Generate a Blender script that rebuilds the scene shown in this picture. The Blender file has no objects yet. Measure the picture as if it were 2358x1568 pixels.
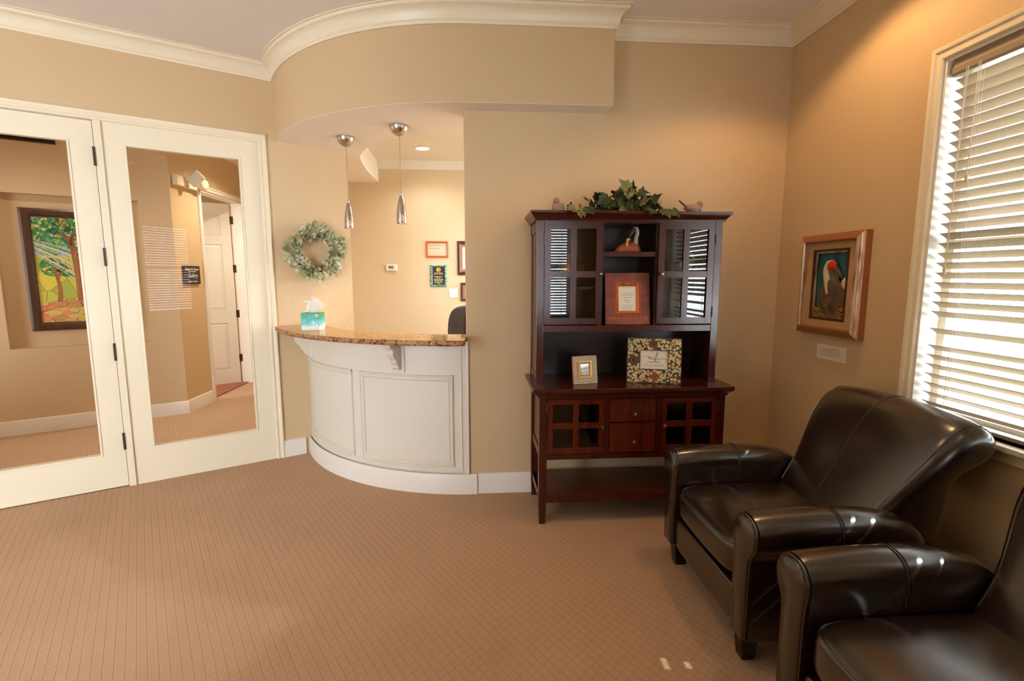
import bpy, bmesh, math, random
from math import sin, cos, pi, radians, sqrt
from mathutils import Vector, Matrix

random.seed(7)
SC = bpy.context.scene
COL = SC.collection

# ------------------------------------------------------------------ camera, sky, sun, exposure
CAM_H, PITCH, YAW, FPX = 1.45, 0.1292, 0.0732, 1139.1
cam_d = bpy.data.cameras.new('camera')
cam_d.sensor_width = 36.0
cam_d.lens = FPX / 2358 * 36.0
cam_d.clip_start = 0.02
cam = bpy.data.objects.new('camera', cam_d)
COL.objects.link(cam)
cam.location = (0, 0, CAM_H)
cam.rotation_euler = (pi / 2 - PITCH, 0, -YAW)
SC.camera = cam

world = bpy.data.worlds.new('sky')
SC.world = world
world.use_nodes = True
bg = world.node_tree.nodes['Background']
SKY, GROUND = (0.89, 0.96, 1.04), (0.77, 0.82, 0.88)      # bright hazy sky above, a glow below the horizon raised to brighten the ceiling
wt = world.node_tree
w_tc = wt.nodes.new('ShaderNodeTexCoord')
w_sp = wt.nodes.new('ShaderNodeSeparateXYZ')
w_rp = wt.nodes.new('ShaderNodeValToRGB')
w_mr = wt.nodes.new('ShaderNodeMapRange')
w_mr.inputs['From Min'].default_value = -0.06
w_mr.inputs['From Max'].default_value = 0.06
wt.links.new(w_tc.outputs['Generated'], w_sp.inputs[0])
wt.links.new(w_sp.outputs[2], w_mr.inputs[0])
wt.links.new(w_mr.outputs[0], w_rp.inputs['Fac'])
w_rp.color_ramp.elements[0].color = (*GROUND, 1)
w_rp.color_ramp.elements[1].color = (*SKY, 1)
wt.links.new(w_rp.outputs['Color'], bg.inputs['Color'])
bg.inputs['Strength'].default_value = 25.0

sun_d = bpy.data.lights.new('sun', 'SUN')
sun_d.energy = 10.0
sun_d.color = (1.0, 0.96, 0.90)
sun_d.angle = radians(0.5)
sun = bpy.data.objects.new('sun', sun_d)
COL.objects.link(sun)
sun.rotation_euler = Vector((-0.72, 0.215, -0.66)).to_track_quat('-Z', 'Y').to_euler()

SC.view_settings.view_transform = 'Standard'
SC.view_settings.look = 'None'
SC.view_settings.gamma = 1.0
SC.view_settings.use_curve_mapping = False
SC.view_settings.exposure = -0.54
SC.cycles.max_bounces = 10
SC.cycles.diffuse_bounces = 6
SC.cycles.glossy_bounces = 4
SC.cycles.transparent_max_bounces = 16
SC.cycles.caustics_reflective = False
SC.cycles.caustics_refractive = False
SC.cycles.sample_clamp_indirect = 6.0

# ceiling can lights of the waiting room (fittings are built below); x, y, watts
WARM = (1.0, 0.58, 0.26)
ROOM_CANS = [(1.55, 2.28, 56, 'over the armchair by the hutch'), (0.15, 1.75, 26, 'in front of the curved soffit'), (-1.75, 1.7, 6, 'nearest the glazed doors'),
             (1.45, 0.2, 10, 'over the nearest armchair'), (-0.2, -0.4, 4, 'just behind the camera'), (-2.0, -0.4, 3, 'by the side window')]
BACK_CANS = [(-0.5, 5.05, 34), (0.5, 4.35, 165)]  # first can is visible; second is unseen, added to brighten the office
HALL_FILL_CANS = [(-2.2, 6.0, 230, 'outside the open white door'), (-3.3, 4.0, 60, 'before the stained glass picture')]  # unseen lamps added to brighten the hall walls


def spot(name, loc, watts, col, ang, blend=0.35, size=0.05):
    d = bpy.data.lights.new(name, 'SPOT')
    d.energy = watts
    d.color = col
    d.spot_size = radians(ang)
    d.spot_blend = blend
    d.shadow_soft_size = size
    o = bpy.data.objects.new(name, d)
    o.location = loc
    COL.objects.link(o)
    return o


CEIL, CEIL2 = 2.985, 2.68
for x, y, w, _ in ROOM_CANS:
    spot('can_lamp', (x, y, CEIL - 0.02), w, WARM, 132)
for x, y, w in BACK_CANS:
    spot('can_lamp', (x, y, CEIL2 - 0.02), w, (1.0, 0.95, 0.87), 150, 0.6)
for x, y, w, _ in HALL_FILL_CANS:
    spot('can_lamp', (x, y, CEIL - 0.02), w, (1.0, 0.84, 0.62), 140, 0.6)

# ------------------------------------------------------------------ materials
def lin(r, g, b):
    f = lambda c: (c / 255 / 12.92) if c <= 10 else ((c / 255 + 0.055) / 1.055) ** 2.4
    return (f(r), f(g), f(b), 1)


def mat(name, rgb, rough=0.5, metal=0.0, spec=0.5, coat=0.0, emit=None, emit_s=0.0):
    m = bpy.data.materials.new(name)
    m.use_nodes = True
    p = m.node_tree.nodes['Principled BSDF']
    p.inputs['Base Color'].default_value = lin(*rgb)
    p.inputs['Roughness'].default_value = rough
    p.inputs['Metallic'].default_value = metal
    p.inputs['Specular IOR Level'].default_value = spec
    p.inputs['Coat Weight'].default_value = coat
    p.inputs['Coat Roughness'].default_value = 0.12
    if emit:
        p.inputs['Emission Color'].default_value = lin(*emit)
        p.inputs['Emission Strength'].default_value = emit_s
    return m


def nd(m, typ, **kw):
    n = m.node_tree.nodes.new(typ)
    for k, v in kw.items():
        setattr(n, k, v)
    return n


def lk(m, a, b):
    m.node_tree.links.new(a, b)


def P(m):
    return m.node_tree.nodes['Principled BSDF']


def coords(m, kind='Object', scale=(1, 1, 1), rot=(0, 0, 0)):
    t = nd(m, 'ShaderNodeTexCoord')
    mp = nd(m, 'ShaderNodeMapping')
    mp.inputs['Scale'].default_value = scale
    mp.inputs['Rotation'].default_value = rot
    lk(m, t.outputs[kind], mp.inputs['Vector'])
    return mp.outputs['Vector']


def add_bump(m, scale, strength, dist=0.002, detail=3, vec=None, kind='noise'):
    vec = vec or coords(m)
    n = nd(m, 'ShaderNodeTexNoise' if kind == 'noise' else 'ShaderNodeTexVoronoi')
    n.inputs['Scale'].default_value = scale
    if kind == 'noise':
        n.inputs['Detail'].default_value = detail
    lk(m, vec, n.inputs['Vector'])
    b = nd(m, 'ShaderNodeBump')
    b.inputs['Strength'].default_value = strength
    b.inputs['Distance'].default_value = dist
    lk(m, n.outputs[0], b.inputs['Height'])
    lk(m, b.outputs['Normal'], P(m).inputs['Normal'])
    return n


def add_ramp(m, stops, scale=5, detail=4, vec=None, tex='noise', rough=0.5, dist=0.0):
    vec = vec or coords(m)
    n = nd(m, 'ShaderNodeTexNoise' if tex == 'noise' else 'ShaderNodeTexVoronoi')
    n.inputs['Scale'].default_value = scale
    if tex == 'noise':
        n.inputs['Detail'].default_value = detail
        n.inputs['Roughness'].default_value = rough
        n.inputs['Distortion'].default_value = dist
    lk(m, vec, n.inputs['Vector'])
    r = nd(m, 'ShaderNodeValToRGB')
    r.color_ramp.elements[0].position = stops[0][0]
    r.color_ramp.elements[0].color = lin(*stops[0][1])
    r.color_ramp.elements[1].position = stops[-1][0]
    r.color_ramp.elements[1].color = lin(*stops[-1][1])
    for pos, c in stops[1:-1]:
        e = r.color_ramp.elements.new(pos)
        e.color = lin(*c)
    lk(m, n.outputs[0], r.inputs['Fac'])
    lk(m, r.outputs['Color'], P(m).inputs['Base Color'])
    return n, r


def math_n(m, op, a, b=None, c=None):
    n = nd(m, 'ShaderNodeMath', operation=op)
    for i, v in enumerate((a, b, c)):
        if v is None:
            continue
        if isinstance(v, (int, float)):
            n.inputs[i].default_value = v
        else:
            lk(m, v, n.inputs[i])
    return n.outputs[0]


M = {}
M['wall'] = mat('tan_wall_paint', (206, 181, 145), 0.62, spec=0.3)
add_bump(M['wall'], 34, 0.22, 0.004, 4)
M['wall_back_office'] = mat('cream_tan_wall_paint', (216, 196, 162), 0.62, spec=0.3)
add_bump(M['wall_back_office'], 34, 0.2, 0.004, 4)
M['wall_textured'] = mat('textured_tan_wall', (207, 183, 147), 0.55, spec=0.35)
add_bump(M['wall_textured'], 42, 0.6, 0.006, 5)
M['ceiling'] = mat('ceiling_paint', (245, 246, 247), 0.75, spec=0.2)
M['ceiling_tex'] = mat('textured_ceiling_paint', (247, 241, 234), 0.7, spec=0.2)
add_bump(M['ceiling_tex'], 60, 0.5, 0.005, 5)
M['trim'] = mat('cream_trim_paint', (238, 229, 205), 0.32, spec=0.45)
M['white'] = mat('white_trim_paint', (236, 233, 226), 0.35, spec=0.45)
M['counter_white'] = mat('white_panel_paint', (226, 222, 210), 0.38, spec=0.4)
M['door_white'] = mat('white_door_paint', (232, 232, 228), 0.4, spec=0.4)

# carpet with a woven diamond lattice
m = M['carpet'] = mat('tan_carpet', (170, 126, 92), 0.95, spec=0.1)
tc = nd(m, 'ShaderNodeTexCoord')
sp = nd(m, 'ShaderNodeSeparateXYZ')
lk(m, tc.outputs['Object'], sp.inputs[0])


def stripes(ax, ay, pitch, wid):
    u = math_n(m, 'ADD', math_n(m, 'MULTIPLY', sp.outputs[0], ax / pitch), math_n(m, 'MULTIPLY', sp.outputs[1], ay / pitch))
    f = math_n(m, 'ABSOLUTE', math_n(m, 'SUBTRACT', math_n(m, 'FRACT', u), 0.5))
    return math_n(m, 'MULTIPLY', math_n(m, 'SUBTRACT', wid, f), 1.0 / wid)   # 1 on the line, <0 off


la = radians(-57.4)
l1 = math_n(m, 'MAXIMUM', stripes(-sin(la), cos(la), 0.034, 0.10), 0.0)
lb = radians(44)
l2 = math_n(m, 'MAXIMUM', stripes(-sin(lb), cos(lb), 0.034, 0.10), 0.0)
line = math_n(m, 'MAXIMUM', l1, math_n(m, 'MULTIPLY', l2, 0.6))
no = nd(m, 'ShaderNodeTexNoise')
no.inputs['Scale'].default_value = 420
no.inputs['Detail'].default_value = 2
lk(m, tc.outputs['Object'], no.inputs['Vector'])
nb = nd(m, 'ShaderNodeTexNoise')
nb.inputs['Scale'].default_value = 2.2
nb.inputs['Detail'].default_value = 3
lk(m, tc.outputs['Object'], nb.inputs['Vector'])
mx = nd(m, 'ShaderNodeMix', data_type='RGBA')
mx.inputs[6].default_value = lin(190, 160, 134)
mx.inputs[7].default_value = lin(128, 98, 76)
fac = math_n(m, 'ADD', math_n(m, 'MULTIPLY', line, 0.24), math_n(m, 'MULTIPLY', math_n(m, 'SUBTRACT', no.outputs[0], 0.35), 0.5))
fac = math_n(m, 'ADD', fac, math_n(m, 'MULTIPLY', math_n(m, 'SUBTRACT', nb.outputs[0], 0.5), 0.25))
cl = nd(m, 'ShaderNodeClamp')
lk(m, fac, cl.inputs[0])
lk(m, cl.outputs[0], mx.inputs[0])
lk(m, mx.outputs[2], P(m).inputs['Base Color'])
hb = math_n(m, 'ADD', math_n(m, 'MULTIPLY', line, -1.0), math_n(m, 'MULTIPLY', no.outputs[0], 0.7))
bp = nd(m, 'ShaderNodeBump')
bp.inputs['Strength'].default_value = 0.35
bp.inputs['Distance'].default_value = 0.003
lk(m, hb, bp.inputs['Height'])
lk(m, bp.outputs['Normal'], P(m).inputs['Normal'])

M['hardwood'] = mat('red_hardwood', (140, 62, 34), 0.3)
add_ramp(M['hardwood'], [(0.3, (110, 44, 24)), (0.7, (165, 78, 44))], 6, vec=coords(M['hardwood'], scale=(1, 12, 1)))

# polished granite
m = M['granite'] = mat('polished_granite', (190, 140, 90), 0.06, spec=0.9)
n1, r1 = add_ramp(m, [(0.30, (58, 34, 20)), (0.42, (150, 92, 48)), (0.52, (205, 156, 98)), (0.62, (222, 186, 132)), (0.74, (120, 74, 40))],
                  26, 8, coords(m, scale=(1, 1.5, 1), rot=(0, 0, 0.5)), rough=0.74, dist=0.3)
M['granite_edge'] = mat('rough_granite_edge', (150, 100, 60), 0.35)
add_ramp(M['granite_edge'], [(0.36, (34, 18, 12)), (0.46, (120, 72, 40)), (0.56, (190, 146, 96)), (0.66, (70, 40, 22))], 40, 8, rough=0.7)
add_bump(M['granite_edge'], 60, 0.8, 0.006)

# stained wood
def wood(name, lo, hi, rough, scale=(14, 14, 1.2), coat=0.2):
    w = mat(name, hi, rough, spec=0.45, coat=coat)
    add_ramp(w, [(0.25, lo), (0.75, hi)], 2.2, 4, coords(w, scale=scale), rough=0.5, dist=0.4)
    return w


M['mahogany'] = wood('dark_mahogany', (52, 18, 12), (74, 27, 18), 0.22)
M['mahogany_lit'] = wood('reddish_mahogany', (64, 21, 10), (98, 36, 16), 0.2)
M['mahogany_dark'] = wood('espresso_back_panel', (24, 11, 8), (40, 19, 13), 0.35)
M['brown_frame'] = wood('brown_wood_frame', (58, 32, 20), (86, 52, 34), 0.3)
M['orange_frame'] = wood('orange_wood_frame', (170, 76, 30), (198, 98, 44), 0.35)
M['copper_frame'] = wood('copper_wood_frame', (150, 66, 24), (206, 108, 46), 0.25)

# leather
m = M['leather'] = mat('dark_brown_leather', (30, 20, 16), 0.25, spec=0.7, coat=0.8)
P(m).inputs['Coat Roughness'].default_value = 0.24
add_bump(m, 240, 0.06, 0.001, 2)
add_ramp(m, [(0.3, (24, 16, 13)), (0.7, (36, 25, 20))], 5, 4)
M['leather_seam'] = mat('leather_seam', (28, 20, 17), 0.4)
M['thread'] = mat('stitch_thread', (104, 88, 76), 0.6)
M['black_leather'] = mat('black_office_leather', (44, 36, 33), 0.45)
M['black_wood'] = mat('black_wood_leg', (20, 15, 13), 0.4)
M['dark_gap'] = mat('black_lining', (14, 11, 10), 0.9)

# metals, plastics
M['nickel'] = mat('brushed_nickel', (190, 180, 170), 0.26, metal=1.0)
M['bronze'] = mat('oil_rubbed_bronze', (70, 54, 46), 0.4, metal=0.8)
M['hinge_dark'] = mat('dark_bronze_hinge', (66, 48, 40), 0.45, metal=0.4)
M['pewter'] = mat('pewter_knob', (150, 140, 128), 0.3, metal=1.0)
M['gold'] = mat('antique_gold', (196, 150, 80), 0.38, metal=0.6)
M['silver_leaf'] = mat('silver_gilt_moulding', (206, 176, 150), 0.34, metal=0.5)
add_ramp(M['silver_leaf'], [(0.35, (150, 112, 88)), (0.55, (214, 188, 164)), (0.7, (236, 216, 196))], 60, 5, coords(M['silver_leaf'], scale=(1, 1, 0.12)))
M['copper_side'] = mat('copper_gilt_side', (164, 104, 70), 0.4, metal=0.4)
M['plastic_white'] = mat('white_plastic', (238, 236, 230), 0.35)
M['lcd'] = mat('grey_green_display', (112, 126, 96), 0.3)
M['paper'] = mat('white_paper', (232, 228, 214), 0.8, spec=0.2)
M['paper_grey'] = mat('cream_card', (206, 196, 172), 0.8, spec=0.2)
M['mat_board'] = mat('tan_mat_board', (182, 148, 104), 0.85, spec=0.2)
M['ink'] = mat('black_ink', (30, 26, 24), 0.7)
M['ink_soft'] = mat('grey_ink', (120, 112, 100), 0.7)
M['plaque_black'] = mat('black_plaque', (34, 26, 24), 0.3)
M['sign_black'] = mat('charcoal_sign', (52, 48, 46), 0.25)
M['gold_ink'] = mat('pale_gold_lettering', (222, 196, 140), 0.5)
M['white_ink'] = mat('white_lettering', (232, 230, 224), 0.5)
M['green_marble'] = mat('green_marble', (60, 120, 96), 0.25)
add_ramp(M['green_marble'], [(0.35, (24, 82, 60)), (0.5, (64, 130, 100)), (0.62, (176, 208, 184))], 55, 7, rough=0.65, dist=0.8)
M['blind'] = mat('shade_toned_white_slat', (156, 141, 120), 0.45)  # white slats darkened to tan, their shade put into the base colour
M['cord'] = mat('white_cord', (236, 228, 212), 0.7)
M['tassel'] = mat('ivory_tassel', (214, 192, 150), 0.5)
M['mirror'] = mat('mirror_glass', (225, 228, 226), 0.03, metal=1.0)
M['bulb'] = mat('lamp_bulb', (255, 236, 200), 0.4, emit=(255, 200, 150), emit_s=4.0)
M['can_bulb'] = mat('can_bulb', (255, 244, 220), 0.4, emit=(255, 236, 200), emit_s=6.0)
M['soil_brown'] = mat('nest_twigs', (120, 84, 48), 0.9)

# thin clear glass: see-through with fresnel reflections
def glass_mat(name, tint=(1, 1, 1), ior=1.5, gain=1.0):
    g = bpy.data.materials.new(name)
    g.use_nodes = True
    nt = g.node_tree
    nt.nodes.clear()
    out = nt.nodes.new('ShaderNodeOutputMaterial')
    tr = nt.nodes.new('ShaderNodeBsdfTransparent')
    tr.inputs['Color'].default_value = (*tint, 1)
    gl = nt.nodes.new('ShaderNodeBsdfGlossy')
    gl.inputs['Roughness'].default_value = 0.0
    fr = nt.nodes.new('ShaderNodeFresnel')
    fr.inputs['IOR'].default_value = ior
    mul = nt.nodes.new('ShaderNodeMath')
    mul.operation = 'MULTIPLY'
    mul.use_clamp = True
    mul.inputs[1].default_value = gain
    mix = nt.nodes.new('ShaderNodeMixShader')
    nt.links.new(fr.outputs[0], mul.inputs[0])
    nt.links.new(mul.outputs[0], mix.inputs[0])
    nt.links.new(tr.outputs[0], mix.inputs[1])
    nt.links.new(gl.outputs[0], mix.inputs[2])
    nt.links.new(mix.outputs[0], out.inputs[0])
    return g


M['glass'] = glass_mat('clear_glass', (0.97, 0.98, 0.97), 1.45, 0.65)
M['cab_glass'] = glass_mat('cabinet_glass', (0.82, 0.82, 0.80), 1.52, 2.2)
M['cab_glass_dark'] = glass_mat('dark_cabinet_glass', (0.35, 0.35, 0.35), 1.52, 1.6)

# ------------------------------------------------------------------ mesh helpers
def frame(origin, ax, ay, az=(0, 0, 1)):
    ax, ay, az = Vector(ax), Vector(ay), Vector(az)
    m4 = Matrix.Identity(4)
    for i in range(3):
        m4[i][0], m4[i][1], m4[i][2], m4[i][3] = ax[i], ay[i], az[i], origin[i]
    return m4


def catmull(pts, n=6, closed=False):
    out = []
    N = len(pts)
    rng = range(N) if closed else range(N - 1)
    for i in rng:
        g = lambda k: Vector(pts[k % N]) if closed else Vector(pts[max(0, min(N - 1, k))])
        p0, p1, p2, p3 = g(i - 1), g(i), g(i + 1), g(i + 2)
        for j in range(n):
            t = j / n
            out.append(0.5 * ((2 * p1) + (p2 - p0) * t + (2 * p0 - 5 * p1 + 4 * p2 - p3) * t * t + (3 * p1 - p0 - 3 * p2 + p3) * t ** 3))
    if not closed:
        out.append(Vector(pts[-1]))
    return out


class MB:
    def __init__(self, frm=None):
        self.v, self.f, self.frm = [], [], frm

    def add(self, vs, fs):
        b = len(self.v)
        self.v += [Vector(v) for v in vs]
        self.f += [tuple(i + b for i in f) for f in fs]
        return self

    def box(self, x0, x1, y0, y1, z0, z1):
        vs = [(x, y, z) for z in (z0, z1) for y in (y0, y1) for x in (x0, x1)]
        return self.add(vs, [(0, 2, 3, 1), (4, 5, 7, 6), (0, 1, 5, 4), (2, 6, 7, 3), (0, 4, 6, 2), (1, 3, 7, 5)])

    def tbox(self, bot, top, z0, z1):
        """tapered box; bot/top = (x0,x1,y0,y1)"""
        vs = []
        for (a, b, c, d), z in ((bot, z0), (top, z1)):
            vs += [(a, c, z), (b, c, z), (a, d, z), (b, d, z)]
        return self.add(vs, [(0, 2, 3, 1), (4, 5, 7, 6), (0, 1, 5, 4), (2, 6, 7, 3), (0, 4, 6, 2), (1, 3, 7, 5)])

    def rings(self, rs, closed_ring=True, caps=True, loop=False):
        n = len(rs[0])
        vs = [p for r in rs for p in r]
        fs = []
        R = len(rs)
        for i in range(R if loop else R - 1):
            for j in range(n if closed_ring else n - 1):
                a, b = i * n + j, i * n + (j + 1) % n
                c, d = ((i + 1) % R) * n + (j + 1) % n, ((i + 1) % R) * n + j
                fs.append((a, b, c, d))
        if caps and closed_ring and not loop:
            fs.append(tuple(range(n))[::-1])
            fs.append(tuple((R - 1) * n + j for j in range(n)))
        return self.add(vs, fs)

    def prism(self, poly, lo, hi, axis='z'):
        def mk(p, h):
            return {'z': (p[0], p[1], h), 'y': (p[0], h, p[1]), 'x': (h, p[0], p[1])}[axis]
        return self.rings([[mk(p, lo) for p in poly], [mk(p, hi) for p in poly]])

    def lathe(self, prof, c=(0, 0, 0), n=24, axis='z'):
        rs = []
        for r, h in prof:
            ring = []
            for k in range(n):
                a = 2 * pi * k / n
                q = (max(r, 1e-5) * cos(a), max(r, 1e-5) * sin(a), h)
                if axis == 'y':
                    q = (q[0], q[2], q[1])
                elif axis == 'x':
                    q = (q[2], q[0], q[1])
                ring.append(Vector(q) + Vector(c))
            rs.append(ring)
        return self.rings(rs)

    def tube(self, pts, r, n=8, closed=False):
        pts = [Vector(p) for p in pts]
        N = len(pts)
        rs = []
        up = Vector((0, 0, 1))
        prev = None
        for i, p in enumerate(pts):
            if closed:
                t = pts[(i + 1) % N] - pts[i - 1]
            else:
                t = pts[min(i + 1, N - 1)] - pts[max(i - 1, 0)]
            t.normalize()
            a = prev if prev is not None else (up if abs(t.z) < 0.9 else Vector((1, 0, 0)))
            a = a - t * a.dot(t)
            if a.length < 1e-6:
                a = Vector((1, 0, 0)) - t * t.x
            a.normalize()
            prev = a
            b = t.cross(a)
            rr = r[i] if isinstance(r, (list, tuple)) else r
            rs.append([p + (a * cos(2 * pi * k / n) + b * sin(2 * pi * k / n)) * rr for k in range(n)])
        return self.rings(rs, loop=closed)

    def superell(self, c, ax, e1=0.35, e2=0.35, nu=40, nv=20, warp=None, pole='z'):
        def pw(v, e):
            return math.copysign(abs(v) ** e, v)
        rs = []
        for i in range(nv + 1):
            ph = -pi / 2 + pi * i / nv
            ring = []
            for k in range(nu):
                th = 2 * pi * k / nu
                q = Vector((ax[0] * pw(cos(ph), e1) * pw(cos(th), e2), ax[1] * pw(cos(ph), e1) * pw(sin(th), e2), ax[2] * pw(sin(ph), e1)))
                if pole == 'y':
                    q = Vector((ax[0] * pw(cos(ph), e1) * pw(cos(th), e2), ax[1] * pw(sin(ph), e1), ax[2] * pw(cos(ph), e1) * pw(sin(th), e2)))
                elif i in (0, nv):
                    q = Vector((q.x + 1e-5 * cos(th), q.y + 1e-5 * sin(th), q.z))
                if warp:
                    q = warp(q)
                ring.append(q + Vector(c))
            rs.append(ring)
        return self.rings(rs)

    def build(self, name, material, parent=None, smooth=False, bevel=0.0, seg=2, kind=None, subsurf=0, angle=35):
        vs = [self.frm @ v for v in self.v] if self.frm else self.v
        me = bpy.data.meshes.new(name)
        bm = bmesh.new()
        bv = [bm.verts.new(v) for v in vs]
        for f in self.f:
            try:
                bm.faces.new([bv[i] for i in f])
            except ValueError:
                pass
        bmesh.ops.remove_doubles(bm, verts=bm.verts, dist=4e-5)
        bmesh.ops.recalc_face_normals(bm, faces=bm.faces)
        bm.to_mesh(me)
        bm.free()
        me.materials.append(material)
        o = bpy.data.objects.new(name, me)
        COL.objects.link(o)
        if smooth:
            me.polygons.foreach_set('use_smooth', [True] * len(me.polygons))
            if smooth == 'auto':
                md = o.modifiers.new('edges', 'EDGE_SPLIT')
                md.split_angle = radians(angle)
        if bevel:
            md = o.modifiers.new('bevel', 'BEVEL')
            md.width = bevel
            md.segments = seg
            md.limit_method = 'ANGLE'
            md.angle_limit = radians(30)
        if subsurf:
            md = o.modifiers.new('subsurf', 'SUBSURF')
            md.levels = md.render_levels = subsurf
        if parent is not None:
            adopt(o, parent)
        if kind:
            o['kind'] = kind
        return o


def adopt(o, parent):
    o.parent = parent
    if parent.parent is None:
        o.matrix_parent_inverse = parent.matrix_basis.inverted()


def struct(o):
    o['kind'] = 'structure'
    return o


def thing(name, loc, label, cat, group=None):
    o = bpy.data.objects.new(name, None)
    o.empty_display_size = 0.05
    o.location = loc
    COL.objects.link(o)
    return tag(o, label, cat, group)


def tag(o, label, cat, group=None):
    o['label'] = label
    o['category'] = cat
    if group:
        o['group'] = group
    return o


def part_label(o, s):
    o['label'] = s
    return o


def text(body, size, m4, material, parent, name='lettering', align='CENTER', shear=0.0, spacing=1.0, bold=0.0, extrude=0.0004):
    cu = bpy.data.curves.new('lettering', 'FONT')
    cu.body = body
    cu.size = size
    cu.align_x = align
    cu.shear = shear
    cu.space_character = spacing
    cu.offset = bold
    cu.extrude = extrude
    cu.resolution_u = 3
    t = bpy.data.objects.new('tmp', cu)
    COL.objects.link(t)
    dg = bpy.context.evaluated_depsgraph_get()
    me = bpy.data.meshes.new_from_object(t.evaluated_get(dg))
    bpy.data.objects.remove(t)
    bpy.data.curves.remove(cu)
    me.transform(m4)
    me.materials.clear()
    me.materials.append(material)
    me.name = name
    o = bpy.data.objects.new(name, me)
    COL.objects.link(o)
    if parent is not None:
        adopt(o, parent)
    return o


def sweep(path, prof, closed=False):
    """path: plan points, room on the right-hand side; prof: (projection, z) -> rings at each path point with mitres"""
    path = [Vector(p).to_2d() for p in path]
    N = len(path)
    rs = []
    for i, p in enumerate(path):
        d0 = (path[i] - path[i - 1]).normalized() if (i or closed) else None
        d1 = (path[(i + 1) % N] - path[i]).normalized() if (i < N - 1 or closed) else None
        d0 = d0 or d1
        d1 = d1 or d0
        n0, n1 = Vector((d0.y, -d0.x)), Vector((d1.y, -d1.x))
        mtr = (n0 + n1).normalized()
        k = 1 / max(0.3, mtr.dot(n0))
        rs.append([(p.x + mtr.x * k * q, p.y + mtr.y * k * q, z) for q, z in prof])
    return rs


# ------------------------------------------------------------------ room geometry constants
D, R = 3.19145, 2.0136
P0 = Vector((-1.5523, 3.9758, 0))
DL = Vector((-0.86723, -0.49791, 0))
NL = Vector((0.49791, -0.86723, 0))           # out of the left wall, into the waiting room
LF = frame(P0, DL, NL)                         # local (t, off, z) on the left wall


def lw(t, off=0, z=0):
    return P0 + DL * t + NL * off + Vector((0, 0, z))


YB = -1.9                                      # rear wall
XL = -4.5                                      # side wall behind the doors
TL = (XL - P0.x) / DL.x                        # where the left wall ends
CY, RS, RC = 4.68, 1.635, 1.50                 # curve centre, soffit radius, counter radius
ZS = 2.455                                     # soffit underside


def arc(r, a0, a1, n=40, cy=CY):
    return [Vector((r * sin(a), cy - r * cos(a))) for a in [radians(a0 + (a1 - a0) * i / n) for i in range(n + 1)]]


def wall_hit_angle(r, off=0.0):
    """angle (degrees, negative) where the circle of radius r meets the left wall plane"""
    best = None
    for i in range(20000):
        a = radians(-100 + 80 * i / 20000)
        p = Vector((r * sin(a), CY - r * cos(a), 0))
        d = (p - P0).dot(NL) - off
        if best is None or abs(d) < best[0]:
            best = (abs(d), math.degrees(a))
    return best[1]


# ------------------------------------------------------------------ shell
fl = MB().box(-8, R + 0.3, YB - 0.2, 9.2, -0.12, 0.0).build('floor', M['carpet'])
struct(fl)
ce = MB().box(-8, R + 0.3, YB - 0.2, 9.2, CEIL, CEIL + 0.15).build('ceiling', M['ceiling'])
struct(ce)

struct(MB().box(R + 0.16, 14, -6, 9, -0.35, -0.2).build('floor_bounce_dimmer', mat('dark_bounce_ground', (104, 106, 80), 0.95, spec=0.1)))  # dark ground added outside the window to cut light bounced upward
# left wall with the glazed door opening (t .03 - 1.97)
T0, T1, ZO = 0.03, 1.97, 2.452
mb = MB(LF)
mb.box(T0, T1, -0.12, 0, ZO, CEIL)
mb.box(T1, TL + 0.05, -0.12, 0, 0, CEIL)
mb.box(0.01, T0, -0.12, 0, 0, CEIL)
struct(mb.build('wall_left', M['wall']))
struct(MB(LF).prism([(-0.60, 0), (0.01, 0), (0.01, CEIL), (-0.085, CEIL), (-0.085, ZS), (-0.60, ZS)], -0.12, 0.0, 'y').build('wall_left', M['wall_textured']))
# back wall
struct(MB().box(-0.064, R + 0.14, D, D + 0.12, 0, CEIL).build('wall_back', M['wall'], bevel=0.006))
# right wall with window hole
WY0, WY1, WZ0, WZ1 = 0.70, 2.105, 0.815, 2.365
mb = MB()
mb.box(R, R + 0.14, WY1, D + 0.12, 0, CEIL)
mb.box(R, R + 0.14, YB - 0.14, WY0, 0, CEIL)
mb.box(R, R + 0.14, WY0, WY1, 0, WZ0)
mb.box(R, R + 0.14, WY0, WY1, WZ1, CEIL)
struct(mb.build('wall_right', M['wall']))
# rear wall: glazed entrance and a window with blinds
RW = (0.62, 1.47, 0.815, 2.365)
RD = (-4.2, -1.9, 0.06, 2.6)
mb = MB()
mb.box(XL - 0.14, RD[0], YB - 0.14, YB, 0, CEIL)
mb.box(RD[0], RD[1], YB - 0.14, YB, RD[3], CEIL)
mb.box(RD[0], RD[1], YB - 0.14, YB, 0, RD[2])
mb.box(RD[1], RW[0], YB - 0.14, YB, 0, CEIL)
mb.box(RW[0], RW[1], YB - 0.14, YB, 0, RW[2])
mb.box(RW[0], RW[1], YB - 0.14, YB, RW[3], CEIL)
mb.box(RW[1], R, YB - 0.14, YB, 0, CEIL)
struct(mb.build('wall_rear', M['wall']))
struct(MB().box(-1.72, -1.60, YB, -0.2, 0, CEIL).build('wall_daylight_blocker', M['wall']))  # unseen stub wall added to keep rear daylight off the right wall
# side wall left of the camera with a wide window
YL = lw(TL).y
mb = MB()
mb.box(XL - 0.14, XL, YB, YL + 0.05, 0, CEIL)
struct(mb.build('wall_side', M['wall']))

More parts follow.
